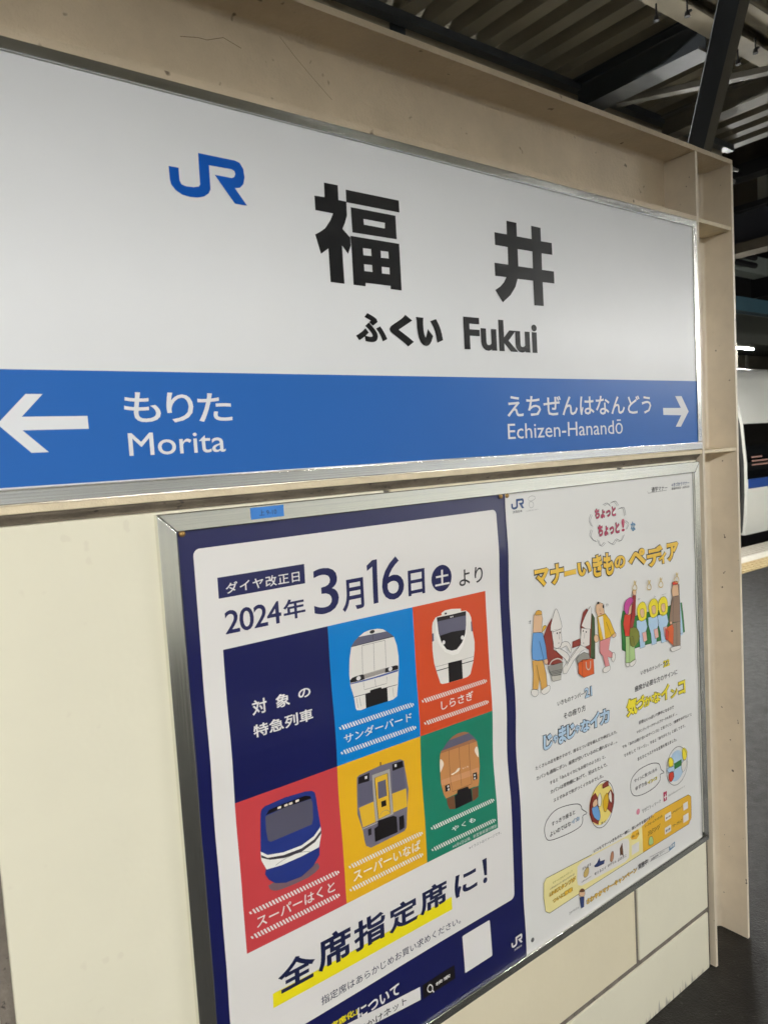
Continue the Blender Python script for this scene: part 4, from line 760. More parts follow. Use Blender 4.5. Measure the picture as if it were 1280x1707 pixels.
  ('l','ink',5,0.9,1,[1125.3,1039.3,1156.1,1034.8,1160.6,1013.4,1162.6,973.3,1139.6,969.8,1122.9,973.5]),
  ('l','ink',6,1,0,[1140.4,1032.9,1138.3,971.8]),
  ('p','tpaper',3,[1124.3,972.4,1131.2,972.1,1138.2,970.1,1140.1,966.6,1139.2,963.1,1135.4,961.4,1130.6,961.2,1126.4,963.5,1123.4,966.6,1122.5,970],[]),
  ('l','ink',4,0.9,1,[1124.3,972.4,1131.2,972.1,1138.2,970.1,1140.1,966.6,1139.2,963.1,1135.4,961.4,1130.6,961.2,1126.4,963.5,1123.4,966.6,1122.5,970]),
  ('p','tpaper',3,[1141,969.5,1151.7,973.3,1162.7,975,1166.1,971.3,1165.1,965.9,1159.2,961.4,1151.7,958.5,1145.3,959.3,1140.6,961.9,1138.7,965.6],[]),
  ('l','ink',4,0.9,1,[1141,969.5,1151.7,973.3,1162.7,975,1166.1,971.3,1165.1,965.9,1159.2,961.4,1151.7,958.5,1145.3,959.3,1140.6,961.9,1138.7,965.6]),
  ('p','olive',5,[1144.5,1055.9,1158.8,1058.1,1174.3,1051.9,1182.4,1040.6,1184.5,1027.4,1177.3,1016.3,1166.1,1008.8,1153.6,1007.3,1143.5,1013.5,1140.8,1035.2],[]),
  ('l','ink',6,0.9,1,[1144.5,1055.9,1158.8,1058.1,1174.3,1051.9,1182.4,1040.6,1184.5,1027.4,1177.3,1016.3,1166.1,1008.8,1153.6,1007.3,1143.5,1013.5,1140.8,1035.2]),
  ('p','skin',5,[1159.9,1150.1,1166.8,1151.2,1174.1,1149.5,1176.1,1143.3,1174.8,1137.4,1168.6,1137.1,1162.1,1139.5,1159.3,1145],[]),
  ('l','ink',6,0.9,1,[1159.9,1150.1,1166.8,1151.2,1174.1,1149.5,1176.1,1143.3,1174.8,1137.4,1168.6,1137.1,1162.1,1139.5,1159.3,1145]),
  ('l','straw',7,2.6,1,[1169.3,1165.6,1173.9,1162.3,1177.4,1157.5,1177.9,1153.2,1176.4,1150,1172.8,1149.1,1168.4,1149.6,1164,1151,1160.6,1153.3,1159.8,1156.6,1161,1160.1,1164.7,1163.7]),
  ('p','straw',7,[1165.5,1174.6,1167.5,1175.2,1170.8,1167,1165.9,1166.9],[]),
  ('p','straw',7,[1172.6,1173.6,1175.4,1173.1,1173.3,1165.8,1169.9,1166.8],[]),
  ('l','straw',7,2.6,1,[1232,1157.6,1236.8,1154.3,1240.5,1149.3,1241,1145,1239.5,1141.6,1235.7,1140.7,1231.1,1141.2,1226.5,1142.7,1223,1145.1,1222.2,1148.4,1223.4,1152,1227.2,1155.7]),
  ('p','straw',7,[1228.1,1166.8,1230.2,1167.4,1233.6,1159.1,1228.5,1159],[]),
  ('p','straw',7,[1235.4,1165.7,1238.4,1165.3,1236.2,1157.8,1232.7,1158.8],[]),
  ('l','straw',7,2.6,1,[1285.7,1155.4,1290.7,1152.1,1294.5,1147,1295,1142.6,1293.4,1139.2,1289.5,1138.3,1284.8,1138.8,1280,1140.3,1276.4,1142.8,1275.5,1146.2,1276.8,1149.8,1280.7,1153.6]),
  ('p','straw',7,[1281.6,1164.9,1283.8,1165.4,1287.3,1157,1282.1,1156.9],[]),
  ('p','straw',7,[1289.2,1163.7,1292.3,1163.3,1290,1155.7,1286.4,1156.7],[]),
  ('l','straw',7,2.6,1,[1361.3,1157.4,1366.5,1154,1370.5,1148.8,1371.1,1144.3,1369.5,1140.8,1365.4,1139.9,1360.4,1140.4,1355.4,1142,1351.6,1144.5,1350.7,1147.9,1352,1151.6,1356.1,1155.5]),
  ('p','straw',7,[1357,1167.1,1359.2,1167.6,1363,1159,1357.5,1158.9],[]),
  ('p','straw',7,[1365,1165.9,1368.2,1165.4,1365.8,1157.7,1362,1158.8],[]),
  ('p','skin',5,[1342.5,1135.1,1368.2,1134.7,1371.3,1101.5,1340.9,1104.7,1337,1121.6],[]),
  ('l','ink',6,0.9,1,[1342.5,1135.1,1368.2,1134.7,1371.3,1101.5,1340.9,1104.7,1337,1121.6]),
  ('p','redtop',6,[1341.3,1143.3,1347.8,1144.8,1355.8,1144.7,1362.3,1143,1366.8,1140.3,1368,1136.9,1364.9,1134.3,1353.6,1134.3,1342.5,1136,1339.6,1139.7],[]),
  ('l','ink',7,0.9,1,[1341.3,1143.3,1347.8,1144.8,1355.8,1144.7,1362.3,1143,1366.8,1140.3,1368,1136.9,1364.9,1134.3,1353.6,1134.3,1342.5,1136,1339.6,1139.7]),
  ('p','taupe',6,[1340.9,1104.7,1371.4,1103.3,1366.6,1134.9,1373,1133.9,1376,1078.8,1374.2,1031.7,1327.7,1036.7,1320.1,1041.8,1333.5,1086.2],[]),
  ('l','ink',7,0.9,1,[1340.9,1104.7,1371.4,1103.3,1366.6,1134.9,1373,1133.9,1376,1078.8,1374.2,1031.7,1327.7,1036.7,1320.1,1041.8,1333.5,1086.2]),
  ('p','taupe2',5,[1333.9,1033.8,1374.2,1031.7,1370.8,967.2,1333.8,971.2],[]),
  ('l','ink',6,0.9,1,[1333.9,1033.8,1374.2,1031.7,1370.8,967.2,1333.8,971.2]),
  ('l','ink',8,1,0,[1345.5,1102.1,1337.2,1035]),
  ('l','ink',8,1,0,[1354.7,1031.7,1351.4,970.3]),
  ('p','tpaper',4,[1324.2,970.5,1337.4,969.9,1352.9,968.2,1363.6,967.6,1370.8,966.3,1373.5,962.5,1372,958.7,1365.3,957.2,1355.6,956.6,1343.8,956.2,1333,956.9,1327,959.7,1323.8,963.4,1321.6,967.5],[]),
  ('l','ink',5,0.9,1,[1324.2,970.5,1337.4,969.9,1352.9,968.2,1363.6,967.6,1370.8,966.3,1373.5,962.5,1372,958.7,1365.3,957.2,1355.6,956.6,1343.8,956.2,1333,956.9,1327,959.7,1323.8,963.4,1321.6,967.5]),
  ('p','orangebag',7,[1305.1,1026.6,1333.8,1032,1339.6,1020,1334,974.8,1306.6,995.8],[]),
  ('l','ink',8,0.9,1,[1305.1,1026.6,1333.8,1032,1339.6,1020,1334,974.8,1306.6,995.8]),
  ('p','redtop',8,[1298.9,1027.8,1313.9,1015.9,1309.6,993.4,1298.8,997.4],[]),
  ('l','ink',9,0.9,1,[1298.9,1027.8,1313.9,1015.9,1309.6,993.4,1298.8,997.4]),
  ('p','skin',8,[1321.6,1040.6,1327.1,1040.9,1332.6,1039.4,1332.8,1035.9,1330.7,1032.6,1326.7,1032,1322.8,1033.2,1321,1037],[]),
  ('l','ink',9,0.9,1,[1321.6,1040.6,1327.1,1040.9,1332.6,1039.4,1332.8,1035.9,1330.7,1032.6,1326.7,1032,1322.8,1033.2,1321,1037]),
  ('t','ink',2,'ケ',[1183.9,1120.5,1195.8,1125.4],0,1,None,0),
  ('t','ink',2,'ム',[1254.5,1115.6,1265.4,1120.8],0,1,None,0),
  ('t','ink',2,'ヘー',[1292.7,1115.4,1313.1,1118.3],0,1,None,0),
 ]),
 ('story_heading','blue bubble heading over the left story',[
  ('t','ink',2,'いきものナンバー',[859.9,931,956,941.8],0.012,1,None,0),
  ('t','paleblue',2,'21',[959.6,924,987,947.3],0.03,1,('ink',0.075),0),
  ('t','ink',2,'その座り方',[878.2,894.6,959.5,909.3],0.012,1,None,0),
  ('t','paleblue2',2,'じ',[804,841.9,836.3,877],0.05,1,('ink',0.1),0),
  ('t','paleblue2',2,'ゃ',[835.9,848.3,855.2,867.9],0.05,1,('ink',0.1),0),
  ('t','paleblue2',2,'ま',[857.1,840.7,885.2,881.2],0.05,1,('ink',0.1),0),
  ('t','paleblue2',2,'じ',[886.2,843,918,878.5],0.05,1,('ink',0.1),0),
  ('t','paleblue2',2,'ゃ',[916.1,848.8,934.5,869.6],0.05,1,('ink',0.1),0),
  ('t','paleblue2',2,'な',[935.8,843.2,973.8,874.4],0.05,1,('ink',0.1),0),
  ('t','paleblue2',2,'イ',[972.5,843.5,1011.2,881.1],0.05,1,('ink',0.1),0),
  ('t','paleblue2',2,'カ',[1009.5,842.4,1049,879.2],0.05,1,('ink',0.1),0),
 ]),
 ('story_lettering','small handwritten black lines of the left story',[
  ('t','ink',2,'たくさんの足を動かすので、座るとつい足を組んだり伸ばしたり。',[777.1,804.9,1078.6,814],0.01,1,None,0),
  ('t','ink',2,'カバンも通路にポン。座席が空いているのに通れないよ…。',[778.9,780.4,1078.4,790.3],0.01,1,None,0),
  ('t','ink',2,'すると「みんなイカにもお困りのようだ」と、',[823.3,755.9,1030.9,764.8],0.01,1,None,0),
  ('t','ink',2,'カバンは荷物棚にあげて、足はたたんで。',[823.9,733.9,1035.5,743.9],0.01,1,None,0),
  ('t','ink',2,'スミずみまで気がつくイカなのでした。',[832.6,711.3,1018.4,720.6],0.01,1,None,0),
 ]),
 ('speech_bubble','rounded speech bubble at lower left',[
  ('l','ink',2,1.6,1,[797.7,658.1,798.8,664.9,801.5,671.3,806.4,677.2,814,682.8,823.9,687.8,835.1,691,847.8,691.8,862,690.8,876.3,688.8,891.3,686,906.4,682.3,918.3,678.5,925.2,674.9,928.8,671.3,931.2,668,932.2,665.4,931.9,663.1,933.5,660,939.6,654.9,947.6,649,951.8,644.6,948.2,643.5,940.8,643.9,935.2,643.3,934.1,640.5,934.8,636.7,934.5,632.8,933,628.8,930.7,624.7,925.6,621.6,916.9,620,905.5,619.4,893.1,619.3,879.4,620,864.7,621.2,851.3,622.6,839.8,623.9,829.5,625.3,820.8,627.1,813.7,629,808.1,631.3,803.7,635.3,800.4,642,798.2,650.2]),
  ('t','ink',2,'すっきり座ると',[823.1,657.7,907.7,668.5],0.012,1,None,0),
  ('t','ink',2,'よいのではな',[815.6,635.8,890.3,647],0.012,1,None,0),
  ('t','paleblue2',2,'イカ',[893.2,637,922.9,647.7],0.04,1,('ink',0.08),0),
 ]),
 ('round_picture','oval picture of seated passengers',[
  ('e','lemon2',2,[1007.4,647.7,47.43,51]),
  ('p','maroon',3,[961,659.4,968.9,678.4,985,683.8,995.3,665.8,998.1,617.2,991.4,601.3,969.6,616.5,959.7,638.2],[]),
  ('p','maroon',3,[1029.8,665.1,1045,673,1055.8,656.3,1054.3,630.8,1044.3,611.9,1027.7,628.9],[]),
  ('p','sweater',4,[968.8,649.5,976.2,654.8,986,654.4,993.7,644.6,998.9,631.6,999.8,618.7,996.5,610.5,986.4,615,975.8,625.2,969.9,638],[]),
  ('l','ink',5,0.9,1,[968.8,649.5,976.2,654.8,986,654.4,993.7,644.6,998.9,631.6,999.8,618.7,996.5,610.5,986.4,615,975.8,625.2,969.9,638]),
  ('p','skin',5,[972.4,662.7,979.3,667.4,986.9,668.6,990.3,661.3,989.9,653,982.5,650.4,974.5,651.1,971.6,656.4],[]),
  ('l','ink',6,0.9,1,[972.4,662.7,979.3,667.4,986.9,668.6,990.3,661.3,989.9,653,982.5,650.4,974.5,651.1,971.6,656.4]),
  ('p','mustard',4,[1011.7,652.8,1018.7,663.8,1027.2,669.7,1032.6,665.5,1035.2,655.9,1032.7,641.7,1027.7,628.9,1021.6,623.9,1015.9,625.6,1012.1,638],[]),
  ('l','ink',5,0.9,1,[1011.7,652.8,1018.7,663.8,1027.2,669.7,1032.6,665.5,1035.2,655.9,1032.7,641.7,1027.7,628.9,1021.6,623.9,1015.9,625.6,1012.1,638]),
  ('p','tpaper',4,[993,666.6,996.4,674.7,1000.6,678.6,1004.3,672.1,1006.5,662,1005.5,652.2,1002.6,645,997.6,644.4,993.1,648.3,992,656.9],[]),
  ('l','ink',5,0.9,1,[993,666.6,996.4,674.7,1000.6,678.6,1004.3,672.1,1006.5,662,1005.5,652.2,1002.6,645,997.6,644.4,993.1,648.3,992,656.9]),
  ('p','tpaper',4,[1034,656.3,1037,665.4,1041.9,670.3,1045,665,1046.9,655.6,1046.8,644.6,1044.7,637.8,1038.7,645.1],[]),
  ('l','ink',5,0.9,1,[1034,656.3,1037,665.4,1041.9,670.3,1045,665,1046.9,655.6,1046.8,644.6,1044.7,637.8,1038.7,645.1]),
  ('p','maroon',5,[1011.4,695.1,1023.1,698.6,1034.8,698.5,1035.7,685.3,1012.5,685.6],[]),
  ('l','ink',6,0.9,1,[1011.4,695.1,1023.1,698.6,1034.8,698.5,1035.7,685.3,1012.5,685.6]),
  ('l','ink',6,1.4,1,[1054.9,646.2,1053.5,636,1050.6,626.1,1046.3,616.9,1040.7,608.8,1034.1,601.9,1026.7,596.6,1018.7,592.9,1010.3,591,1001.9,591,993.7,592.8,986,596.3,979,601.4,973,608,968,615.8,964.4,624.6,962.1,634.2,961.2,644.1,961.8,654.1,963.9,663.9,967.3,673.2,972,681.8,977.8,689.3,984.6,695.4,992.1,700.1,1000.2,703.2,1008.6,704.4,1016.9,703.9,1025,701.6,1032.6,697.5,1039.4,691.7,1045.1,684.5,1049.7,676.1,1052.9,666.8,1054.7,656.7]),
  ('t','ink',6,'ヨイ',[999.8,598.2,1019.2,604.1],0.02,1,None,0),
 ]),
 ('story_heading','yellow bubble heading over the right story',[
  ('t','ink',2,'いきものナンバー',[1186.6,927.4,1285.2,938.4],0.012,1,None,0),
  ('t','lemon',2,'22',[1289.5,923.3,1319.6,940.4],0.03,1,('ink',0.075),0),
  ('t','ink',2,'座席が必要な方のサインに',[1157,890.1,1354.8,904.9],0.012,1,None,0),
  ('t','lemon',2,'気',[1117.6,833.5,1163.7,878.8],0.042,1,('oliveink',0.09),0),
  ('t','lemon',2,'づ',[1158.4,839.9,1197.3,875],0.042,1,('oliveink',0.09),0),
  ('t','lemon',2,'か',[1192.9,840.1,1229.8,866],0.042,1,('oliveink',0.09),0),
  ('t','lemon',2,'な',[1229.3,838.1,1270.2,868.2],0.042,1,('oliveink',0.09),0),
  ('t','lemon',2,'イ',[1271.7,835.6,1313.5,875.8],0.042,1,('oliveink',0.09),0),
  ('t','lemon',2,'ン',[1316.2,831.9,1351.4,857],0.042,1,('oliveink',0.09),0),
  ('t','lemon',2,'コ',[1356,831.6,1390.1,867.2],0.042,1,('oliveink',0.09),0),
 ]),
 ('story_lettering','small handwritten black lines of the right story',[
  ('t','ink',2,'好奇心いっぱいで夢中になるので',[1170.1,801.2,1331.8,811],0.01,1,None,0),
  ('t','ink',2,'マタニティマークやヘルプマークも見えず…。',[1160.8,779.5,1347.5,787.5],0.01,1,None,0),
  ('t','ink',2,'でも「あれは助け合いのサインコ?」と気づくと、“座席をゆずるよ”と',[1098.8,758.3,1420.2,767.2],0.01,1,None,0),
  ('t','ink',2,'マネをして「ドーゾ」。すると「ありがとう」と返してきて、',[1104.2,734.8,1387,743.9],0.01,1,None,0),
  ('t','ink',2,'またひとつステキな言葉を覚えました。',[1160.4,708.9,1342.2,718],0.01,1,None,0),
 ]),
 ('speech_bubble','rounded speech bubble at lower right',[
  ('l','ink',2,1.6,1,[1125.5,651.9,1126.1,658.9,1128.2,666.1,1132.9,672.4,1141.1,677.7,1152.1,682.1,1165.2,685.1,1181.6,686.1,1200.3,685.7,1216.9,684.4,1230.1,682,1241.2,678.6,1249.7,675,1254.8,671.2,1257.4,667.1,1259.2,663.4,1260.2,660.3,1260.5,657.6,1262.1,654.5,1267.2,650.2,1273.6,645.4,1276.4,642,1272,641.6,1264,642.5,1258,641.9,1257.3,638.3,1258.6,633.2,1257.2,628.3,1251.7,623.8,1243.7,619.6,1233.1,616.4,1218.9,614.6,1202.4,613.9,1186.9,614.1,1172.9,615.4,1159.7,617.5,1148.8,620.4,1140.8,623.9,1135,628.1,1130.7,633,1127.5,638.8,1125.8,645.3]),
  ('t','ink',2,'サインに気づいたら',[1141.7,656.6,1243.6,666.8],0.012,1,None,0),
  ('t','ink',2,'ゆずり合',[1146.6,634.5,1197,645.9],0.012,1,None,0),
  ('t','lemon',2,'インコ',[1199,633.5,1242.5,642.9],0.04,1,('oliveink',0.08),0),
 ]),
 ('round_picture','oval picture of people round a green bench',[
  ('e','paleblue2',2,[1336.3,641.3,39.9,42]),
  ('p','dgreen2',3,[1324.1,651.2,1359.8,652.4,1362.5,635.2,1326.7,634.1],[]),
  ('p','lemon',4,[1297,667.6,1301.4,672.9,1307.8,674.3,1315.4,668.6,1321,660.2,1320.8,651.5,1316.7,645.4,1308,646.1,1299.6,650.7,1296.6,659.1],[]),
  ('l','ink',5,0.9,1,[1297,667.6,1301.4,672.9,1307.8,674.3,1315.4,668.6,1321,660.2,1320.8,651.5,1316.7,645.4,1308,646.1,1299.6,650.7,1296.6,659.1]),
  ('p','paleblue',4,[1290.4,647.6,1304.8,648.6,1320.3,646.3,1325.3,638.4,1323,631.3,1309.6,632,1295.3,636,1289.3,642.2],[]),
  ('l','ink',5,0.9,1,[1290.4,647.6,1304.8,648.6,1320.3,646.3,1325.3,638.4,1323,631.3,1309.6,632,1295.3,636,1289.3,642.2]),
  ('p','redtop',4,[1298.5,631,1307,634.3,1316.1,633.5,1321.2,625.2,1322.2,615.3,1315.9,608.9,1307.6,605.9,1301.7,609,1297.7,615.2,1296.4,623.5],[]),
  ('l','ink',5,0.9,1,[1298.5,631,1307,634.3,1316.1,633.5,1321.2,625.2,1322.2,615.3,1315.9,608.9,1307.6,605.9,1301.7,609,1297.7,615.2,1296.4,623.5]),
  ('p','lemon',4,[1364.6,675.4,1369.1,680.4,1375.7,680.3,1383.7,673.5,1389.4,663.9,1387,653.5,1381.1,645.8,1373.6,645.3,1366.9,650.2,1364.1,662.8],[]),
  ('l','ink',5,0.9,1,[1364.6,675.4,1369.1,680.4,1375.7,680.3,1383.7,673.5,1389.4,663.9,1387,653.5,1381.1,645.8,1373.6,645.3,1366.9,650.2,1364.1,662.8]),
  ('p','tpaper',4,[1359.1,640.3,1369.6,645.8,1381.1,645.8,1385.1,638.4,1383.9,628.5,1375,618.4,1365,613.9,1359.5,625.9],[]),
  ('l','ink',5,0.9,1,[1359.1,640.3,1369.6,645.8,1381.1,645.8,1385.1,638.4,1383.9,628.5,1375,618.4,1365,613.9,1359.5,625.9]),
  ('l','ink',6,1.2,1,[1388,637.5,1386.7,628.2,1383.7,619.2,1379.2,611.1,1373.3,603.9,1366.3,597.9,1358.2,593.4,1349.5,590.5,1340.5,589.2,1331.3,589.5,1322.4,591.6,1313.9,595.2,1306.2,600.3,1299.5,606.6,1294,614,1289.9,622.3,1287.2,631.1,1286.1,640.3,1286.6,649.4,1288.6,658.3,1292.2,666.7,1297.2,674.3,1303.4,680.9,1310.7,686.2,1318.8,690.1,1327.5,692.5,1336.6,693.2,1345.7,692.3,1354.6,689.8,1362.9,685.6,1370.4,680,1376.8,673.1,1381.9,665.2,1385.6,656.4,1387.6,647.2]),
 ]),
 ('support_mark','tiny support marks with grey text',[
  ('e','pinkmark',2,[1154.2,576.8,7.5,7.5]),
  ('t','inkgrey',2,'マタニティマーク',[1171.4,565.3,1257.6,574.9],0,1,None,0),
  ('t','inkgrey',2,'おなかに赤ちゃん',[1171.8,572.5,1207.8,576.6],0,1,None,0),
  ('p','crimson',2,[1271.5,588,1287.5,586.9,1286.2,562.5,1270.8,562.2],[]),
  ('t','paper',3,'+',[1273.2,566.1,1285,580.9],0.03,1,None,0),
  ('t','inkgrey',2,'援助が必要な方のためのマーク',[1294.1,568.4,1375.9,573.6],0,1,None,0),
 ]),
 ('banner','pale and golden yellow banner along the bottom',[
  ('p','paleyellow',1,[784.5,539.8,794,548,959.7,538.2,1058.3,532.7,1167.4,532.9,1170.9,460.8,1092.9,460.6,802.7,459.3,789.4,468.9,783.3,505.4],[]),
  ('p','amber',1,[1167.4,532.9,1227.5,546.8,1391.6,541.5,1403.7,532.1,1402.2,471.6,1388.9,458.6,1170.9,460.8],[]),
  ('l','ink',2,1.1,0,[959.7,538.2,794,548,784.5,539.8,783.3,505.4,789.4,468.9,802.7,459.3,1092.9,460.6,1170.9,460.8,1388.9,458.6,1402.2,471.6,1403.7,532.1,1391.6,541.5,1227.5,546.8]),
  ('p','paper',2,[905.2,529.8,924.2,535.6,1090.3,529.5,1106.4,523.4,1110.4,512.9,1109.4,472.4,1093.2,466.6,920.4,475.6,906.4,483.4,903.2,496.2],[]),
  ('t','gold',3,'LINEスタンプが',[803.5,498.6,897.9,510.4],0.04,1,('ink',0.075),0),
  ('t','gold',3,'ついに登場!',[813.9,476.8,886.3,488.5],0.04,1,('ink',0.075),0),
  ('t','inkgrey',3,'いきものナンバーのキャラクターが',[805.3,514.3,893,519.3],0.01,1,None,0),
  ('t','olive',3,'マナーいきものペディア',[814.1,524.8,886.2,530.6],0,1,None,0),
  ('t','ink',2,'いつもマナーいきものと一緒に、思いやりを届けます。',[968.8,538.4,1220.4,547.4],0.02,1,None,0),
  ('p','straw',3,[928.1,505.2,932.2,509.9,937.4,513,942.4,513.5,946.2,511.4,947.4,504.9,946.5,497.7,943.5,493.3,939,491,933.4,491.5,928.6,494.2,927.1,499.4],[]),
  ('l','ink',4,0.9,1,[928.1,505.2,932.2,509.9,937.4,513,942.4,513.5,946.2,511.4,947.4,504.9,946.5,497.7,943.5,493.3,939,491,933.4,491.5,928.6,494.2,927.1,499.4]),
  ('p','darkblue',3,[968,506.5,979.1,509.9,988.8,519.8,991.2,509,1009.5,505.8,1005.9,497.3,981.5,499.2,969.6,503.2],[]),
  ('l','ink',4,0.9,1,[968,506.5,979.1,509.9,988.8,519.8,991.2,509,1009.5,505.8,1005.9,497.3,981.5,499.2,969.6,503.2]),
  ('p','tan',3,[1030.7,495.4,1031.9,504.8,1034.9,513.7,1039.2,516.2,1043.2,514.5,1044.9,506.7,1044.7,497.8,1041.9,492.2,1037.9,489.3,1033.6,490.7],[]),
  ('l','ink',4,0.9,1,[1030.7,495.4,1031.9,504.8,1034.9,513.7,1039.2,516.2,1043.2,514.5,1044.9,506.7,1044.7,497.8,1041.9,492.2,1037.9,489.3,1033.6,490.7]),
  ('p','tbrown',3,[1071.9,491.2,1071.1,511.7,1080.2,522.4,1082.3,503.4,1084.6,486.3,1076.5,493.4],[]),
  ('l','ink',4,0.9,1,[1071.9,491.2,1071.1,511.7,1080.2,522.4,1082.3,503.4,1084.6,486.3,1076.5,493.4]),
  ('t','ink',3,'いきものナンバー',[919.9,482.9,957.7,487.1],0.01,1,None,0),
  ('t','ink',3,'考えるエイ',[968.5,480.3,1014.4,488.5],0.01,1,None,0),
  ('t','ink',3,'ゆずりん',[1021.8,480.5,1055.5,488.1],0.01,1,None,0),
  ('t','ink',3,'よけガニ',[1061.7,479.1,1097.5,487.2],0.01,1,None,0),
  ('t','ink',3,'がんばる',[922.9,513.5,955.6,520.8],0.01,1,None,0),
  ('p','amber',2,[1116.3,523,1126.8,533.4,1150.3,531.7,1154.9,516.8,1142.2,509.1,1121.1,515],[]),
  ('t','ink',3,'詳しくは',[1122.7,518.8,1151.2,525.2],0.02,1,None,0),
  ('r','paper',2,[1121.4,472.7,1152.5,499],0),
  ('t','ink',2,'トークルームでつかえる',[1180.9,524.5,1260.9,531.1],0.02,1,None,0),
  ('t','amber',3,'スタンプ',[1191.7,497.3,1250.5,510.5],0.04,1,('ink',0.1),0),
  ('p','palegreen',3,[1195.2,472.4,1194.3,481.7,1197.6,490.4,1203.6,492.6,1210.2,489.9,1215.2,479,1216.1,468.6,1205.8,468.1],[]),
  ('l','ink',4,0.9,1,[1195.2,472.4,1194.3,481.7,1197.6,490.4,1203.6,492.6,1210.2,489.9,1215.2,479,1216.1,468.6,1205.8,468.1]),
  ('r','paper',2,[1273,507.2,1302.8,525.8],3),
  ('r','paper',2,[1271,471.4,1300.9,489.7],3),
  ('t','inkgrey',3,'第1弾',[1276.2,512.4,1298.6,517.3],0.02,1,None,0),
  ('t','inkgrey',3,'第2弾',[1274.3,476.6,1296.8,483.4],0.02,1,None,0),
  ('t','ink',2,'いきものスタンプ',[1305.8,516.4,1358.2,522.3],0.015,1,None,0),
  ('t','ink',2,'マナースタンプ',[1307.6,476.4,1356,486],0.015,1,None,0),
  ('r','paper',2,[1363.2,505.4,1386,524.8],0),
  ('r','paper',2,[1361.4,470.8,1387.5,491.6],0),
 ]),
 ('campaign_lettering','golden campaign lettering under the banner',[
  ('t','gold',2,'さわやかマナーキャンペーン',[935,420.7,1141.2,435],0.04,1,('ink',0.075),0),
  ('t','ink',2,'実施中!',[1147.5,422.2,1191.8,437.9],0.02,1,None,0),
  ('l','inkgrey',2,0.9,1,[1200.2,436.8,1290.3,430.4,1289.6,418.1,1199.6,425.2]),
  ('t','ink',2,'JR西日本 マナー',[1205.2,423.8,1268,431.2],0.012,1,None,0),
  ('p','steelblue',2,[1290.3,430.4,1318.2,435,1317.5,421.3,1289.6,418.1],[]),
  ('t','paper',3,'検索',[1293.6,423.9,1315.1,431.9],0.02,1,None,0),
  ('p','skin',3,[909.2,463,912.4,467,917.1,469.2,923.1,467.1,928.4,462.5,930.8,456,930.6,450,927,447.8,921.7,448,915.5,450.7,910.4,454.7,908.6,458.9],[]),
  ('l','ink',4,0.9,1,[909.2,463,912.4,467,917.1,469.2,923.1,467.1,928.4,462.5,930.8,456,930.6,450,927,447.8,921.7,448,915.5,450.7,910.4,454.7,908.6,458.9]),
  ('p','tbrown',5,[909.4,466,912.5,468.7,918.9,469.6,924.4,466.6,928.4,462.5,929.1,459.7,926.4,458.7,917.2,461.9],[]),
  ('l','ink',6,0.9,1,[909.4,466,912.5,468.7,918.9,469.6,924.4,466.6,928.4,462.5,929.1,459.7,926.4,458.7,917.2,461.9]),
  ('p','darkblue',3,[910.2,451,927.4,445.6,924.1,421.7,914.2,422.2,912.1,434.7],[]),
  ('l','ink',4,0.9,1,[910.2,451,927.4,445.6,924.1,421.7,914.2,422.2,912.1,434.7]),
  ('t','ink',2,'さわやかさん',[870.3,425.6,907,431.1],0,1,None,0),
 ]),
]

FL = -0.013          # platform level
# ------------------------------------------------------------------ ground, platform, track bed
bm = bmesh.new(); box(bm, -300, 300, -300, 300, FL - 1.5, FL - 1.1)
tag(link('track_bed', bm, m_ballast), kind='structure')
bm = bmesh.new(); box(bm, -40, 70, -4.6, 3.86, FL - 1.09, FL)
tag(link('platform_floor', bm, m_asphalt), kind='structure')
bm = bmesh.new(); box(bm, -40, 70, 7.6, 14, FL - 1.09, FL)
tag(link('far_platform_floor', bm, m_asphalt), kind='structure')
bm = bmesh.new(); box(bm, -40, 70, 3.46, 3.856, FL + 0.001, FL + 0.005)
for i in range(240):
    x = 5 + i * 0.06
    for k in range(5): box(bm, x, x + 0.025, 3.50 + k * 0.07, 3.525 + k * 0.07, FL + 0.005, FL + 0.010)
tag(link('platform_edge_strip', bm, m_concrete), kind='structure')
bm = bmesh.new(); box(bm, -40, 70, 3.26, 3.455, FL + 0.001, FL + 0.006)
tag(link('white_edge_line', bm, m_lineW), kind='structure')
bm = bmesh.new(); box(bm, -40, 70, 2.94, 3.255, FL + 0.001, FL + 0.006)
for i in range(90):
    x = 5 + i * 0.1
    for k in range(4): box(bm, x, x + 0.075, 2.965 + k * 0.072, 2.995 + k * 0.072, FL + 0.006, FL + 0.012)
tag(link('tactile_strip', bm, m_tactile), kind='structure')

# ------------------------------------------------------------------ cream steel frame round the name sign
L0 = (1.6, 0.09, FL)
frame = thing('steel_portal_frame', 'cream painted steel frame of wide flanged beams carrying the station name sign', 'steel frame', L0)
bm = bmesh.new(); prism(bm, [(0.0 + a, 2.100 + b) for a, b in isection(0.196, 0.19, 0.008, 0.0125, 0.011)], 'x', -3.2, 1.5005)
auto_smooth(link('beam', off(bm, L0), m_beam, frame))
bm = bmesh.new(); prism(bm, [(1.5015 + b, 0.0 + a) for a, b in isection(0.1975, 0.19, 0.008, 0.0105, 0.011)], 'z', FL, 2.2825)
auto_smooth(link('column', off(bm, L0), m_column, frame))
bm = bmesh.new(); box(bm, 1.5012, 1.699, 0.0, 0.19, 2.2835, 2.296, 0.0015)
link('cap_plate', off(bm, L0), m_beam, frame)
for z0, z1 in ((1.4765, 1.4865), (2.1005, 2.1115)):
    bm = bmesh.new(); box(bm, 1.5125, 1.6880, 0.002, 0.0895, z0, z1, 0.0015)
    link('stiffener_plate', off(bm, L0), m_weld, frame)
bm = bmesh.new(); box(bm, -3.2, 1.5010, 0.001, 0.09, 1.4768, 1.4878, 0.0015)
tag(link('crossbar', off(bm, L0), m_weld, frame))
m_scr = mat('scratch_dark', (128, 112, 90), 0.7)
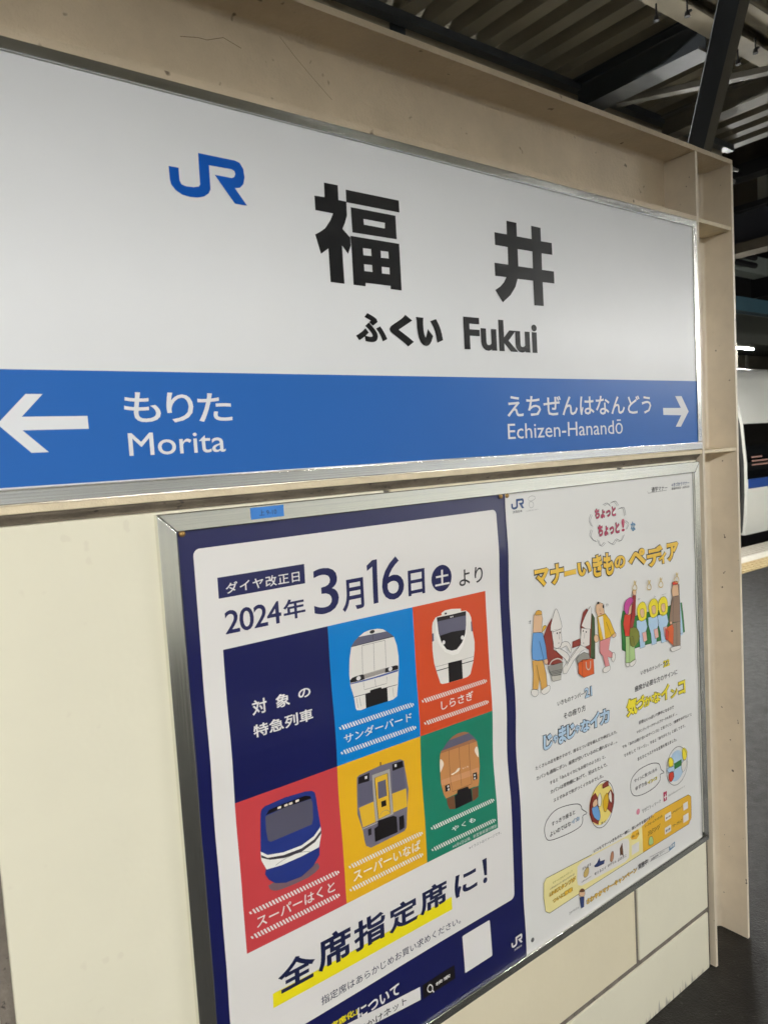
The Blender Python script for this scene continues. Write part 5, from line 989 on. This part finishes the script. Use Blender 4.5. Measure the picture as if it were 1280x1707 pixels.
bm = bmesh.new(); ribbon(bm, [(0.2892, 2.2796), (0.3212, 2.2505), (0.357, 2.2222), (0.398, 2.1917)], 0.0009, 0, 0, -0.0905)
link('scratch', off(bm, L0), m_scr, frame)
bm = bmesh.new(); ribbon(bm, [(0.1053, 2.2227), (0.1368, 2.2297), (0.1527, 2.2303), (0.1828, 2.2426), (0.2155, 2.2341)], 0.0012, 0, 0, -0.0905)
link('scratch', off(bm, L0), m_scr, frame)
# far upright of the frame, beyond the left of the picture
bm = bmesh.new(); prism(bm, [(-3.4 + b, 0.0 + a) for a, b in isection(0.1975, 0.19, 0.008, 0.0105, 0.011)], 'z', FL, 2.2825)
auto_smooth(link('column', off(bm, L0), m_column, frame))
# grey bead of sealant under the crossbar
bm = bmesh.new()
prism(bm, [(0.06, 1.4765)] + [(0.006 + 0.012 * math.sin(R(a)) ** 2, 1.4765 - 0.0155 * a / 90) for a in range(0, 91, 10)] + [(0.06, 1.461)], 'x', -3.2, 1.4995)
auto_smooth(link('sealant_bead', off(bm, L0), m_seal, frame))

# ------------------------------------------------------------------ station name sign
L0 = (0.3, 0.0, 1.488)
sign = thing('station_name_sign', 'wide white station name sign with blue band and steel rim', 'station sign', L0)
bm = bmesh.new(); box(bm, -2.98, 1.476, 0.0, 0.03, 1.5105, 2.0805)
link('panel', off(bm, L0), m_whitepanel, sign)
for nm, b, mm_ in (('rim', (-3.0, 1.4965, -0.0035, 0.03, 2.0815, 2.0985), m_brx), ('rim', (-3.0, 1.4965, -0.0035, 0.03, 1.490, 1.5095), m_brx),
               ('rim', (1.4765, 1.4963, -0.0030, 0.03, 1.5105, 2.0805), m_brz), ('rim', (-3.0, -2.981, -0.0030, 0.03, 1.5105, 2.0805), m_brz)):
    bm = bmesh.new(); box(bm, *b, 0.0012); link(nm, off(bm, L0), mm_, sign)
art(SIGN_ART, sign, -0.0002, None, L0, sign=True)

# ------------------------------------------------------------------ partition wall of enamelled panels
L0 = (0.4, 0.03, FL)
wall = thing('partition_wall', 'cream enamelled panel wall with grey joints below the sign', 'wall', L0)
panels = [(-3.15, -1.72, 0.171, 1.4605, m_wall), (-1.70, -0.302, 0.171, 1.4605, m_wall), (-0.283, 0.405, 0.171, 1.4605, m_wall), (0.42, 1.128, 0.171, 1.4605, m_wall2), (1.150, 1.487, 0.171, 1.4605, m_wall),
          (-3.15, 1.487, FL, 0.155, m_wall)]
for x0, x1, z0, z1, mm_ in panels:
    bm = bmesh.new(); box(bm, x0, x1, 0.012, 0.055, z0, z1, 0.0025); link('panel', off(bm, L0), mm_, wall)
bm = bmesh.new(); box(bm, 1.1285, 1.1365, 0.0125, 0.05, 0.171, 1.45, 0.001); link('panel_lip', off(bm, L0), m_wall2, wall)
bm = bmesh.new(); box(bm, -3.15, 1.4995, 0.0165, 0.052, FL, 1.459); link('joint_filler', off(bm, L0), m_joint, wall)
bm = bmesh.new(); box(bm, -3.15, 1.495, 0.06, 0.10, FL, 1.459); link('back_board', off(bm, L0), m_wall2, wall)

# ------------------------------------------------------------------ poster frame
L0 = (0.72, 0.012, 0.38)
pf = thing('poster_frame', 'brushed steel frame holding two station posters side by side', 'poster frame', L0)
def frame_member(kind, x0, x1, z0, z1, w, wr):
    # mitred member: front face with a raised bead along the inner edge
    bm = bmesh.new()
    if kind == 'top':   q = [(x0, z1), (x1, z1), (x1 - wr, z1 - w), (x0 + w, z1 - w)]
    if kind == 'bottom':q = [(x0, z0), (x1, z0), (x1 - wr, z0 + w), (x0 + w, z0 + w)]
    if kind == 'left':  q = [(x0, z0), (x0 + w, z0 + w), (x0 + w, z1 - w), (x0, z1)]
    if kind == 'right': q = [(x1, z0), (x1 - wr, z0 + w), (x1 - wr, z1 - w), (x1, z1)]
    prism(bm, q, 'y', 0.0, 0.0115)
    es = [e for e in bm.edges if all(abs(v.co.y) < 1e-6 for v in e.verts)]
    bmesh.ops.bevel(bm, geom=es, offset=0.0016, segments=2, profile=0.5, affect='EDGES')
    return bm
PX0, PX1, PZ0, PZ1 = -0.033, 1.4835, 0.381, 1.457
for k, mm_ in (('top', m_brx), ('left', m_brz), ('right', m_brz)):
    link('rail', off(frame_member(k, PX0, PX1, PZ0, PZ1, 0.029, 0.025), L0), mm_, pf)
bm = bmesh.new(); prism(bm, [(PX0 + 0.0005, PZ0), (PX1 - 0.0005, PZ0), (PX1 - 0.017, PZ0 + 0.017), (PX0 + 0.017, PZ0 + 0.017)], 'y', 0.0005, 0.0115)
link('rail', off(bm, L0), m_brx, pf)
bm = bmesh.new(); cyl(bm, (PX0 + 0.017, 0.0015, PZ0 + 0.0168), (PX1 - 0.017, 0.0015, PZ0 + 0.0168), 0.0022, seg=10)
link('bead', off(bm, L0), m_brx, pf, smooth=True)
bm = bmesh.new(); box(bm, PX0 + 0.01, PX1 - 0.01, 0.0108, 0.0116, PZ0 + 0.01, PZ1 - 0.01); link('backing', off(bm, L0), m_grey, pf)
# blue paper tag stuck on the top rail
bm = bmesh.new(); box(bm, 0.122, 0.183, -0.0007, -0.0001, 1.4345, 1.4535)
stick = link('tag_label', off(bm, L0), mat('tag_blue', (60, 128, 206), 0.5), pf)
bm = bmesh.new(); add_text(bm, '上 9-10', [137, 1439.5, 169, 1448.5], 0.0, 1.0, 0, 0.0009); link('tag_lettering', off(bm, L0), inkmat('ink'), stick)

# ------------------------------------------------------------------ posters
def wave_left(x, z):
    e = min(1.0, max(0.0, (z - 0.40) / 0.12), max(0.0, (1.43 - z) / 0.12))
    w = 0.0010 * (1 + 0.7 * min(1, max(0, (x - 0.5) / 0.2))) * math.sin(z * 21 + 1.0 + x * 2.0) + 0.0007 * math.sin(z * 34 + x * 5) + 0.0006 * math.sin(x * 13 + z * 3)
    return w * e * 1.25 - 0.0018
def wave_right(x, z):
    e = min(1.0, max(0.0, (z - 0.40) / 0.10), max(0.0, (1.43 - z) / 0.10))
    g = 1.0 - 0.7 * min(1.0, max(0.0, (x - 0.72) / 0.5))
    w = 0.0013 * math.sin(z * 19 + 0.4) * g + 0.0006 * math.sin(z * 37 + x * 4) + 0.0005 * math.sin(x * 15)
    k = min(1.0, max(0.0, (x - 0.735) / 0.06)); k = k * k * (3 - 2 * k)
    return (1 - k) * (wave_left(x, z) - 0.0014) + k * (w * e * 1.2 - 0.0030 - 0.0004 * g)
L0 = (0.36, 0.01, 0.40)
pl = thing('timetable_poster', 'navy bordered poster of five cartoon trains announcing a timetable change', 'poster', L0)
sheet(pl, 0.000, 0.728, 0.398, 1.4282, 0.0095, wave_left, inkmat('navy'), L0)
art(LEFT_ART, pl, 0.0092, wave_left, L0)
L0 = (1.09, 0.01, 0.40)
pr = thing('manners_poster', 'white poster of cartoon passengers under golden bubble lettering', 'poster', L0)
sheet(pr, 0.7215, 1.4575, 0.398, 1.4282, 0.0095, wave_right, m_sheet, L0)
art(RIGHT_ART, pr, 0.0092, wave_right, L0)

# round pins holding the posters
def pin(x, z, m, label, r=0.0052):
    bm = bmesh.new(); n = 14
    prof = [(r, 0.0), (r * 0.92, 0.0016), (r * 0.55, 0.0028)]; rings = []
    for rr, h in prof: rings.append([bm.verts.new((rr * math.cos(a * 2 * math.pi / n), -h, rr * math.sin(a * 2 * math.pi / n))) for a in range(n)])
    for i in range(2):
        for a in range(n): bm.faces.new((rings[i][a], rings[i][(a+1) % n], rings[i+1][(a+1) % n], rings[i+1][a]))
    bm.faces.new(rings[2])
    bmesh.ops.recalc_face_normals(bm, faces=bm.faces)
    o = link('drawing_pin', bm, m, smooth=True); o.location = (x, 0.0062, z); tag(o, label, 'drawing pin', 'pins holding the posters'); return o
pin(0.0065, 1.4242, m_brass, 'brass drawing pin in the top left corner of the navy poster')
pin(0.7080, 1.4242, m_brass, 'dull brass drawing pin in the top right corner of the navy poster')
pin(0.7275, 1.4242, m_brass, 'brass drawing pin in the top left corner of the white poster')
pin(0.7420, 0.4235, m_grey, 'dark grey drawing pin at the lower left corner of the white poster')

# ------------------------------------------------------------------ platform roof with its steelwork
L0 = (1.0, 0.0, 3.5)
roof = thing('platform_roof', 'corrugated steel platform roof on dark purlins and rafters', 'roof', L0)
ZR = 3.5; PITCH = 0.172; DEP = 0.15
bm = bmesh.new(); n0 = -44; x_ref = 2.52
prof = []
for i in range(n0, 14):
    x = x_ref + i * PITCH
    prof += [(x, ZR), (x + 0.080, ZR), (x + 0.098, ZR + DEP), (x + 0.154, ZR + DEP)]
A_ = [bm.verts.new((x, -5.2, z)) for x, z in prof]; B_ = [bm.verts.new((x, 4.3, z)) for x, z in prof]
for i in range(len(prof) - 1): bm.faces.new((A_[i], A_[i+1], B_[i+1], B_[i]))
g = bmesh.ops.extrude_face_region(bm, geom=bm.faces[:])
bmesh.ops.translate(bm, verts=[v for v in g['geom'] if isinstance(v, bmesh.types.BMVert)], vec=(0, 0, 0.004))
bmesh.ops.recalc_face_normals(bm, faces=bm.faces)
link('roof_sheet', off(bm, L0), m_roof, roof)
def hbeam_x(name, x0, x1, y, z, h, w, m, tf=0.011):
    bm = bmesh.new(); prism(bm, [(y + a, z + b) for a, b in isection(h, w, 0.009, tf, 0.008, 2)], 'x', x0, x1); return link(name, off(bm, L0), m, roof)
def hbeam_y(name, x, y0, y1, z, h, w, m, tf=0.011):
    bm = bmesh.new(); prism(bm, [(x + a, z + b) for a, b in isection(h, w, 0.009, tf, 0.008, 2)], 'y', y0, y1); return link(name, off(bm, L0), m, roof)
hbeam_x('girder', -5, 4.75, 1.56, 3.23, 0.262, 0.13, m_steelpale)
bm = bmesh.new(); box(bm, -5, 4.75, 1.535, 1.585, 3.455, 3.494); link('girder_cleat', off(bm, L0), m_steeldark, roof)
for yy, zz, rr in ((1.52, 3.235, 0.016), (1.49, 3.30, 0.011)):
    bm = bmesh.new(); cyl(bm, (-5, yy, zz), (4.7, yy, zz), rr, seg=10); link('conduit', off(bm, L0), m_steel, roof, smooth=True)
hbeam_x('purlin', -5, 4.8, 0.715, 3.395, 0.10, 0.10, m_steelpale)
hbeam_x('purlin', -5, 4.8, 0.585, 3.42, 0.075, 0.09, m_steelpale)
hbeam_x('purlin', -5, 4.8, -1.3, 3.395, 0.10, 0.10, m_steelpale)
hbeam_x('purlin', -5, 4.8, -3.2, 3.395, 0.10, 0.10, m_steelpale)
hbeam_y('rafter', 3.02, 0.82, 1.555, 3.33, 0.165, 0.14, m_steeldark)
hbeam_y('rafter', 3.86, -4.8, 0.58, 3.28, 0.11, 0.13, m_steel)
hbeam_y('rafter', 3.86, 0.82, 1.555, 3.36, 0.13, 0.10, m_steel)
hbeam_y('rafter', -1.2, -4.8, 0.58, 3.28, 0.11, 0.13, m_steelpale)
def flat_bar(name, p0, p1, w, t, m, parent, L):
    p0 = Vector(p0); p1 = Vector(p1); d = p1 - p0
    bm = bmesh.new(); box(bm, -w/2, w/2, -t/2, t/2, 0, d.length, 0.002)
    bmesh.ops.transform(bm, matrix=Matrix.Translation(p0) @ d.to_track_quat('Z', 'Y').to_matrix().to_4x4(), verts=bm.verts)
    return link(name, off(bm, L), m, parent)
flat_bar('wind_brace', (3.17, 1.37, 3.34), (4.6, -0.9, 3.34), 0.05, 0.03, m_steel, roof, L0)
flat_bar('gusset_plate', (2.93, 1.50, 3.21), (3.16, 1.50, 3.21), 0.16, 0.012, m_steel, roof, L0)
for x in (1.86,): flat_bar('girder_stiffener', (x, 1.61, 3.223), (x, 1.61, 3.48), 0.085, 0.01, m_steeldark, roof, L0)
for x, y in ((2.72, 0.70), (2.63, 0.79), (3.30, 0.69), (3.33, 0.79), (3.36, 0.60)):
    bm = bmesh.new(); cyl(bm, (x, y, 3.33), (x, y, 3.396), 0.004, seg=8); cyl(bm, (x, y, 3.325), (x, y, 3.345), 0.013, 0.009, seg=10); cyl(bm, (x, y, 3.345), (x + 0.03, y, 3.36), 0.006, seg=8)
    link('hanger_clip', off(bm, L0), m_black, roof)
# slanting post and knee brace behind the corner of the sign frame
B0 = Vector((2.068, 0.285, 2.50)); T0 = Vector((1.678, -0.040, 2.697)); dd = T0 - B0
bm = bmesh.new()
d = dd.normalized(); e = Vector((0.795, -0.607, 0)); e = (e - d * e.dot(d)).normalized(); f = d.cross(e).normalized()
if f.y < 0: f = -f
ln_ = 1.9; o0 = B0 - d * 0.35
box(bm, -0.056, 0.0, 0.0, 0.007, 0, ln_); box(bm, 0.0005, 0.028, 0.0, 0.05, 0, ln_)
bmesh.ops.transform(bm, matrix=Matrix(((e.x, f.x, d.x, o0.x), (e.y, f.y, d.y, o0.y), (e.z, f.z, d.z, o0.z), (0, 0, 0, 1))), verts=bm.verts)
bmesh.ops.recalc_face_normals(bm, faces=bm.faces)
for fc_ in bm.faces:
    if fc_.calc_center_median().dot(e) > (o0 + d * ln_ / 2).dot(e) + 0.001: fc_.material_index = 1  # lit and shaded sides of one brace put in by colour
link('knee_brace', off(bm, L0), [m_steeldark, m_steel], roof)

# ------------------------------------------------------------------ fluorescent lamps hanging under the roof
m_tube = bpy.data.materials.new('lit_tube'); m_tube.use_nodes = True
em = m_tube.node_tree.nodes['Principled BSDF']; em.inputs['Emission Color'].default_value = (1.0, 0.99, 0.965, 1); em.inputs['Emission Strength'].default_value = TUBE_POWER
m_tube_dim = m_tube.copy(); m_tube_dim.name = 'lit_tube_dim'
m_tube_dim.node_tree.nodes['Principled BSDF'].inputs['Emission Strength'].default_value = TUBE_POWER * 0.45
m_fix = mat('lamp_housing_white', (222, 222, 216), 0.4)
def lamp(x, y, z, label, group='fluorescent lamps hung along the platform', ln=1.24, trough=True, a=0.030, mt=None):
    L = (x, y, z)
    t = thing('tube_lamp', label, 'lamp', L, group)
    bm = bmesh.new(); prism(bm, [(-0.03, 0.05), (0.03, 0.05), (0.03, 0.095), (-0.03, 0.095)] if not trough else [(-0.18, 0.0), (-0.176, 0.0), (-0.05, a + 0.055), (0.05, a + 0.055), (0.176, 0.0), (0.18, 0.0), (0.055, a + 0.065), (-0.055, a + 0.065)], 'x', -ln/2, ln/2)  # trough lips shaped to cut the light off the upper sign
    link('housing', bm, m_fix, t)
    bm = bmesh.new(); cyl(bm, (-ln/2 + 0.03, 0, a if trough else 0.03), (ln/2 - 0.03, 0, a if trough else 0.03), 0.015, seg=10); link('tube', bm, mt or m_tube, t, smooth=True)
    for s in (-1, 1):
        bm = bmesh.new(); box(bm, s * (ln/2 - 0.015) - 0.012, s * (ln/2 - 0.015) + 0.012, -0.018, 0.018, (a if trough else 0.03) - 0.018, (a if trough else 0.03) + 0.05); link('socket', bm, m_fix, t)
    for s in (-1, 1):
        bm = bmesh.new(); cyl(bm, (s * ln/3, 0, 0.09), (s * ln/3, 0, 3.5 - z if z < 3.4 else 0.3), 0.008, seg=8); link('hanger_rod', bm, m_fix, t)
    return t
ORD = ('first', 'second', 'third', 'fourth', 'fifth', 'sixth', 'seventh')
for i, x in enumerate((-2.9, -1.1, 6.3, 8.2, 10.1)):
    lamp(x, -3.5, 2.62, 'trough tube lamp hung low over the near platform, %s from the left end' % ORD[i])
for i, x in enumerate((3.2, 5.2, 7.0)):
    lamp(x, -3.5, 3.28, 'added unseen deep trough lamp brightening the lower wall and near train, %s from the left end' % ORD[i], a=0.100, mt=m_tube_dim)  # extra lamps put in to brighten the lower wall and the near train
for i, x in enumerate((-1.5, 1.2, 3.4, 7.5, 8.3)):
    lamp(x, {7.5: 3.3, 8.3: 3.95}.get(x, 2.9), 2.75, 'added bare tube lamp hidden behind the sign wall, %s from the left end' % ORD[i], trough=False, mt=m_tube_dim if x > 8 else None)  # lamps added out of sight to light the roof, floor and train
lamp(19.72, 9.0, 3.78, 'glowing tube lamp far beyond the train roof', 'fluorescent lamps hung along the platform', trough=False)
lamp(13.2, 1.2, 3.1, 'added unseen tube lamp lighting the side of the train', 'fluorescent lamps hung along the platform', trough=False)  # added out of view to brighten the train side

# ------------------------------------------------------------------ white express train at the far platform edge
L0 = (20.0, 5.5, FL - 1.0)
def body_profile(y0, y1, z0):
    half = [(0.05, z0), (0.02, 0.30), (0.0, 0.62), (0.0, 1.10), (0.045, 1.66), (0.13, 2.05), (0.26, 2.30), (0.50, 2.48), (0.9, 2.58)]
    return [(y0 + a, b) for a, b in half] + [(y1 - a, b) for a, b in half[::-1]]
PROF = body_profile(4.12, 6.95, 0.06)
def prof_y(z):
    h = PROF[:9]
    for (ya, za), (yb, zb) in zip(h, h[1:]):
        if za <= z <= zb: return ya + (yb - ya) * (z - za) / (zb - za)
    return h[0][0]
def side_strip(bm, x0, x1, z0, z1, d, mi=0, th=0.004):
    zs = sorted({z0, z1, *[p[1] for p in PROF[:9] if z0 < p[1] < z1]})
    outl = [(prof_y(z) - d, z) for z in zs] + [(prof_y(z) - d + th, z) for z in zs[::-1]]
    prism(bm, outl, 'x', x0, x1, mi)
def train_car(x0, x1, label, zw0=0.865, zw1=1.655):
    L = ((x0 + x1) / 2, 5.5, FL)
    t = thing('train_car', label, 'train', L, 'cars of the white train')
    bm = bmesh.new(); prism(bm, PROF, 'x', x0 + 0.10, x1 - 0.10)
    auto_smooth(link('body', off(bm, L), m_train, t), 50)
    for xa, xb in ((x0, x0 + 0.099), (x1 - 0.099, x1)):
        bm = bmesh.new(); s = 0.97; prism(bm, [(5.535 + (y - 5.535) * s, 1.2 + (z - 1.2) * s) for y, z in PROF], 'x', xa, xb)
        auto_smooth(link('end_cap', off(bm, L), m_black, t), 50)
    bm = bmesh.new(); side_strip(bm, x0 + 0.102, x1 - 0.102, zw0, zw1, 0.004); link('window', off(bm, L), m_glass, t)
    bm = bmesh.new(); side_strip(bm, x0 + 0.125, x1 - 0.125, zw0 - 0.137, zw0 - 0.001, 0.003); link('stripe', off(bm, L), m_trainblue, t)
    bm = bmesh.new(); box(bm, x0 + 0.3, x1 - 0.3, 4.4, 6.7, -1.0, 0.055); link('underframe', off(bm, L), m_black, t)
    for dx in (2.6, x1 - x0 - 2.6):
        for yy in (4.85, 6.25):
            bm = bmesh.new(); cyl(bm, (x0 + dx, yy - 0.06, -0.68), (x0 + dx, yy + 0.06, -0.68), 0.42, seg=28); link('wheel', off(bm, L), m_steeldark, t)
    for k in range(3):
        bm = bmesh.new(); side_strip(bm, x0 + 0.24, x0 + 0.55 + 0.17 * k, zw0 + 0.30 - 0.055 * k, zw0 + 0.32 - 0.055 * k, 0.006); link('reflection_streak', off(bm, L), m_salmon, t)  # salmon streaks painted on the glass in place of reflections
    bm = bmesh.new(); side_strip(bm, x0 + 0.9, x0 + 0.96, zw0 + 0.001, zw1 - 0.001, 0.0055); link('window_post', off(bm, L), m_black, t)
    return t
CAR_A = train_car(9.93, 29.9, 'white train car with blue stripe visible right of the sign column')
train_car(-10.5, 9.45, 'white train car standing mostly hidden behind the sign wall')
def turned_copy(root, x, y, label):
    r = root.copy(); COL.objects.link(r); r.location = (x, y, FL); r.rotation_euler = (0, 0, math.pi); r['label'] = label
    for ch in root.children:
        c = ch.copy(); COL.objects.link(c); c.parent = r
    return r
CAR_B = train_car(11.4, 31.4, 'added unseen white train car further along, reflected in the steel rails', 1.52, 2.10)  # unseen cars put in so the steel rails mirror something bright
turned_copy(CAR_B, 0.9, -6.2, 'added unseen white train car across the platform, reflected in the steel rails')
CAR_B.location = (21.4, -6.2, FL); CAR_B.rotation_euler = (0, 0, math.pi)
L = (9.69, 5.5, FL)
gb = thing('gangway_bellows', 'black bellows closing the gap between two white train cars', 'gangway', L)
for k in range(7):
    bm = bmesh.new(); xx = 9.455 + k * 0.068; s = 0.93 if k % 2 else 0.88
    prism(bm, [(5.535 + (y - 5.535) * s, 1.25 + (z - 1.25) * s) for y, z in PROF], 'x', xx, xx + 0.064); link('bellows_fold', off(bm, L), m_black, gb)

# ------------------------------------------------------------------ concourse steelwork beyond the roof end
L0 = (8.3, 3.0, 3.5)
cc = thing('concourse_bridge', 'dark steel concourse bridge crossing high over the platform', 'bridge', L0)
for nm, b, m in (('beam', (8.0, 8.2, -5, 9, 4.36, 4.50), m_black), ('wall_panel', (8.45, 8.6, -5, 9, 3.9, 5.2), m_brown), ('beam', (8.0, 8.18, -5, 9, 4.0, 4.06), m_black),
                 ('wall_panel', (8.1, 8.2, -5, 9, 3.645, 3.995), mat('night_panel', (34, 36, 46), 0.6)), ('beam', (7.95, 8.2, -5, 9, 3.53, 3.64), m_brown)):
    bm = bmesh.new(); box(bm, *b); link(nm, off(bm, L0), m, cc)
bm = bmesh.new(); box(bm, 8.42, 8.448, 3.01, 3.13, 4.18, 4.44); tag(link('notice_plate', off(bm, L0), mat('plate_grey', (170, 170, 160), 0.5), cc))
L0 = (16, 8, FL)
fc = thing('far_canopy', 'grey canopy of the opposite platform with teal edge beam and ducts', 'canopy', L0)
bm = bmesh.new(); box(bm, 8.6, 45, 5.5, 5.7, 3.68, 3.92); link('edge_beam', off(bm, L0), m_teal, fc)
bm = bmesh.new(); box(bm, 9, 50, 8.0, 8.1, 3.72, 4.8); link('fascia_board', off(bm, L0), m_slab, fc)
bm = bmesh.new(); box(bm, 9, 50, 8.12, 12, 4.1, 4.2); link('soffit', off(bm, L0), m_slab, fc)
bm = bmesh.new(); box(bm, 12, 22, 7.0, 7.35, 5.02, 5.40, 0.01); link('duct', off(bm, L0), m_duct, fc)
for k in range(3):
    bm = bmesh.new(); cyl(bm, (10, 6.7, 5.05 + k * 0.16), (15.75, 6.7, 5.05 + k * 0.16), 0.06, seg=12); link('pipe', off(bm, L0), m_black, fc)
for x in (14, 17, 20, 26, 32): 
    bm = bmesh.new(); box(bm, x, x + 0.08, 6.9, 7.4, 4.6, 6.0); link('hanger_bar', off(bm, L0), m_black, fc)
for x in (20, 28, 36):
    bm = bmesh.new(); box(bm, x, x + 0.25, 9.4, 9.65, FL, 4.1); link('post', off(bm, L0), m_steel, fc)
L0 = (24, 11.3, FL)
fb = thing('station_building', 'dark panelled station building behind the far platform', 'building', L0)
bm = bmesh.new(); box(bm, 12, 60, 11.0, 11.3, FL, 4.05); link('wall', off(bm, L0), m_facade, fb)
for i in range(12):
    bm = bmesh.new(); box(bm, 23.9 + i * 1.8, 24.0 + i * 1.8, 10.94, 10.998, FL, 4.05); link('pilaster', off(bm, L0), m_steel, fb)
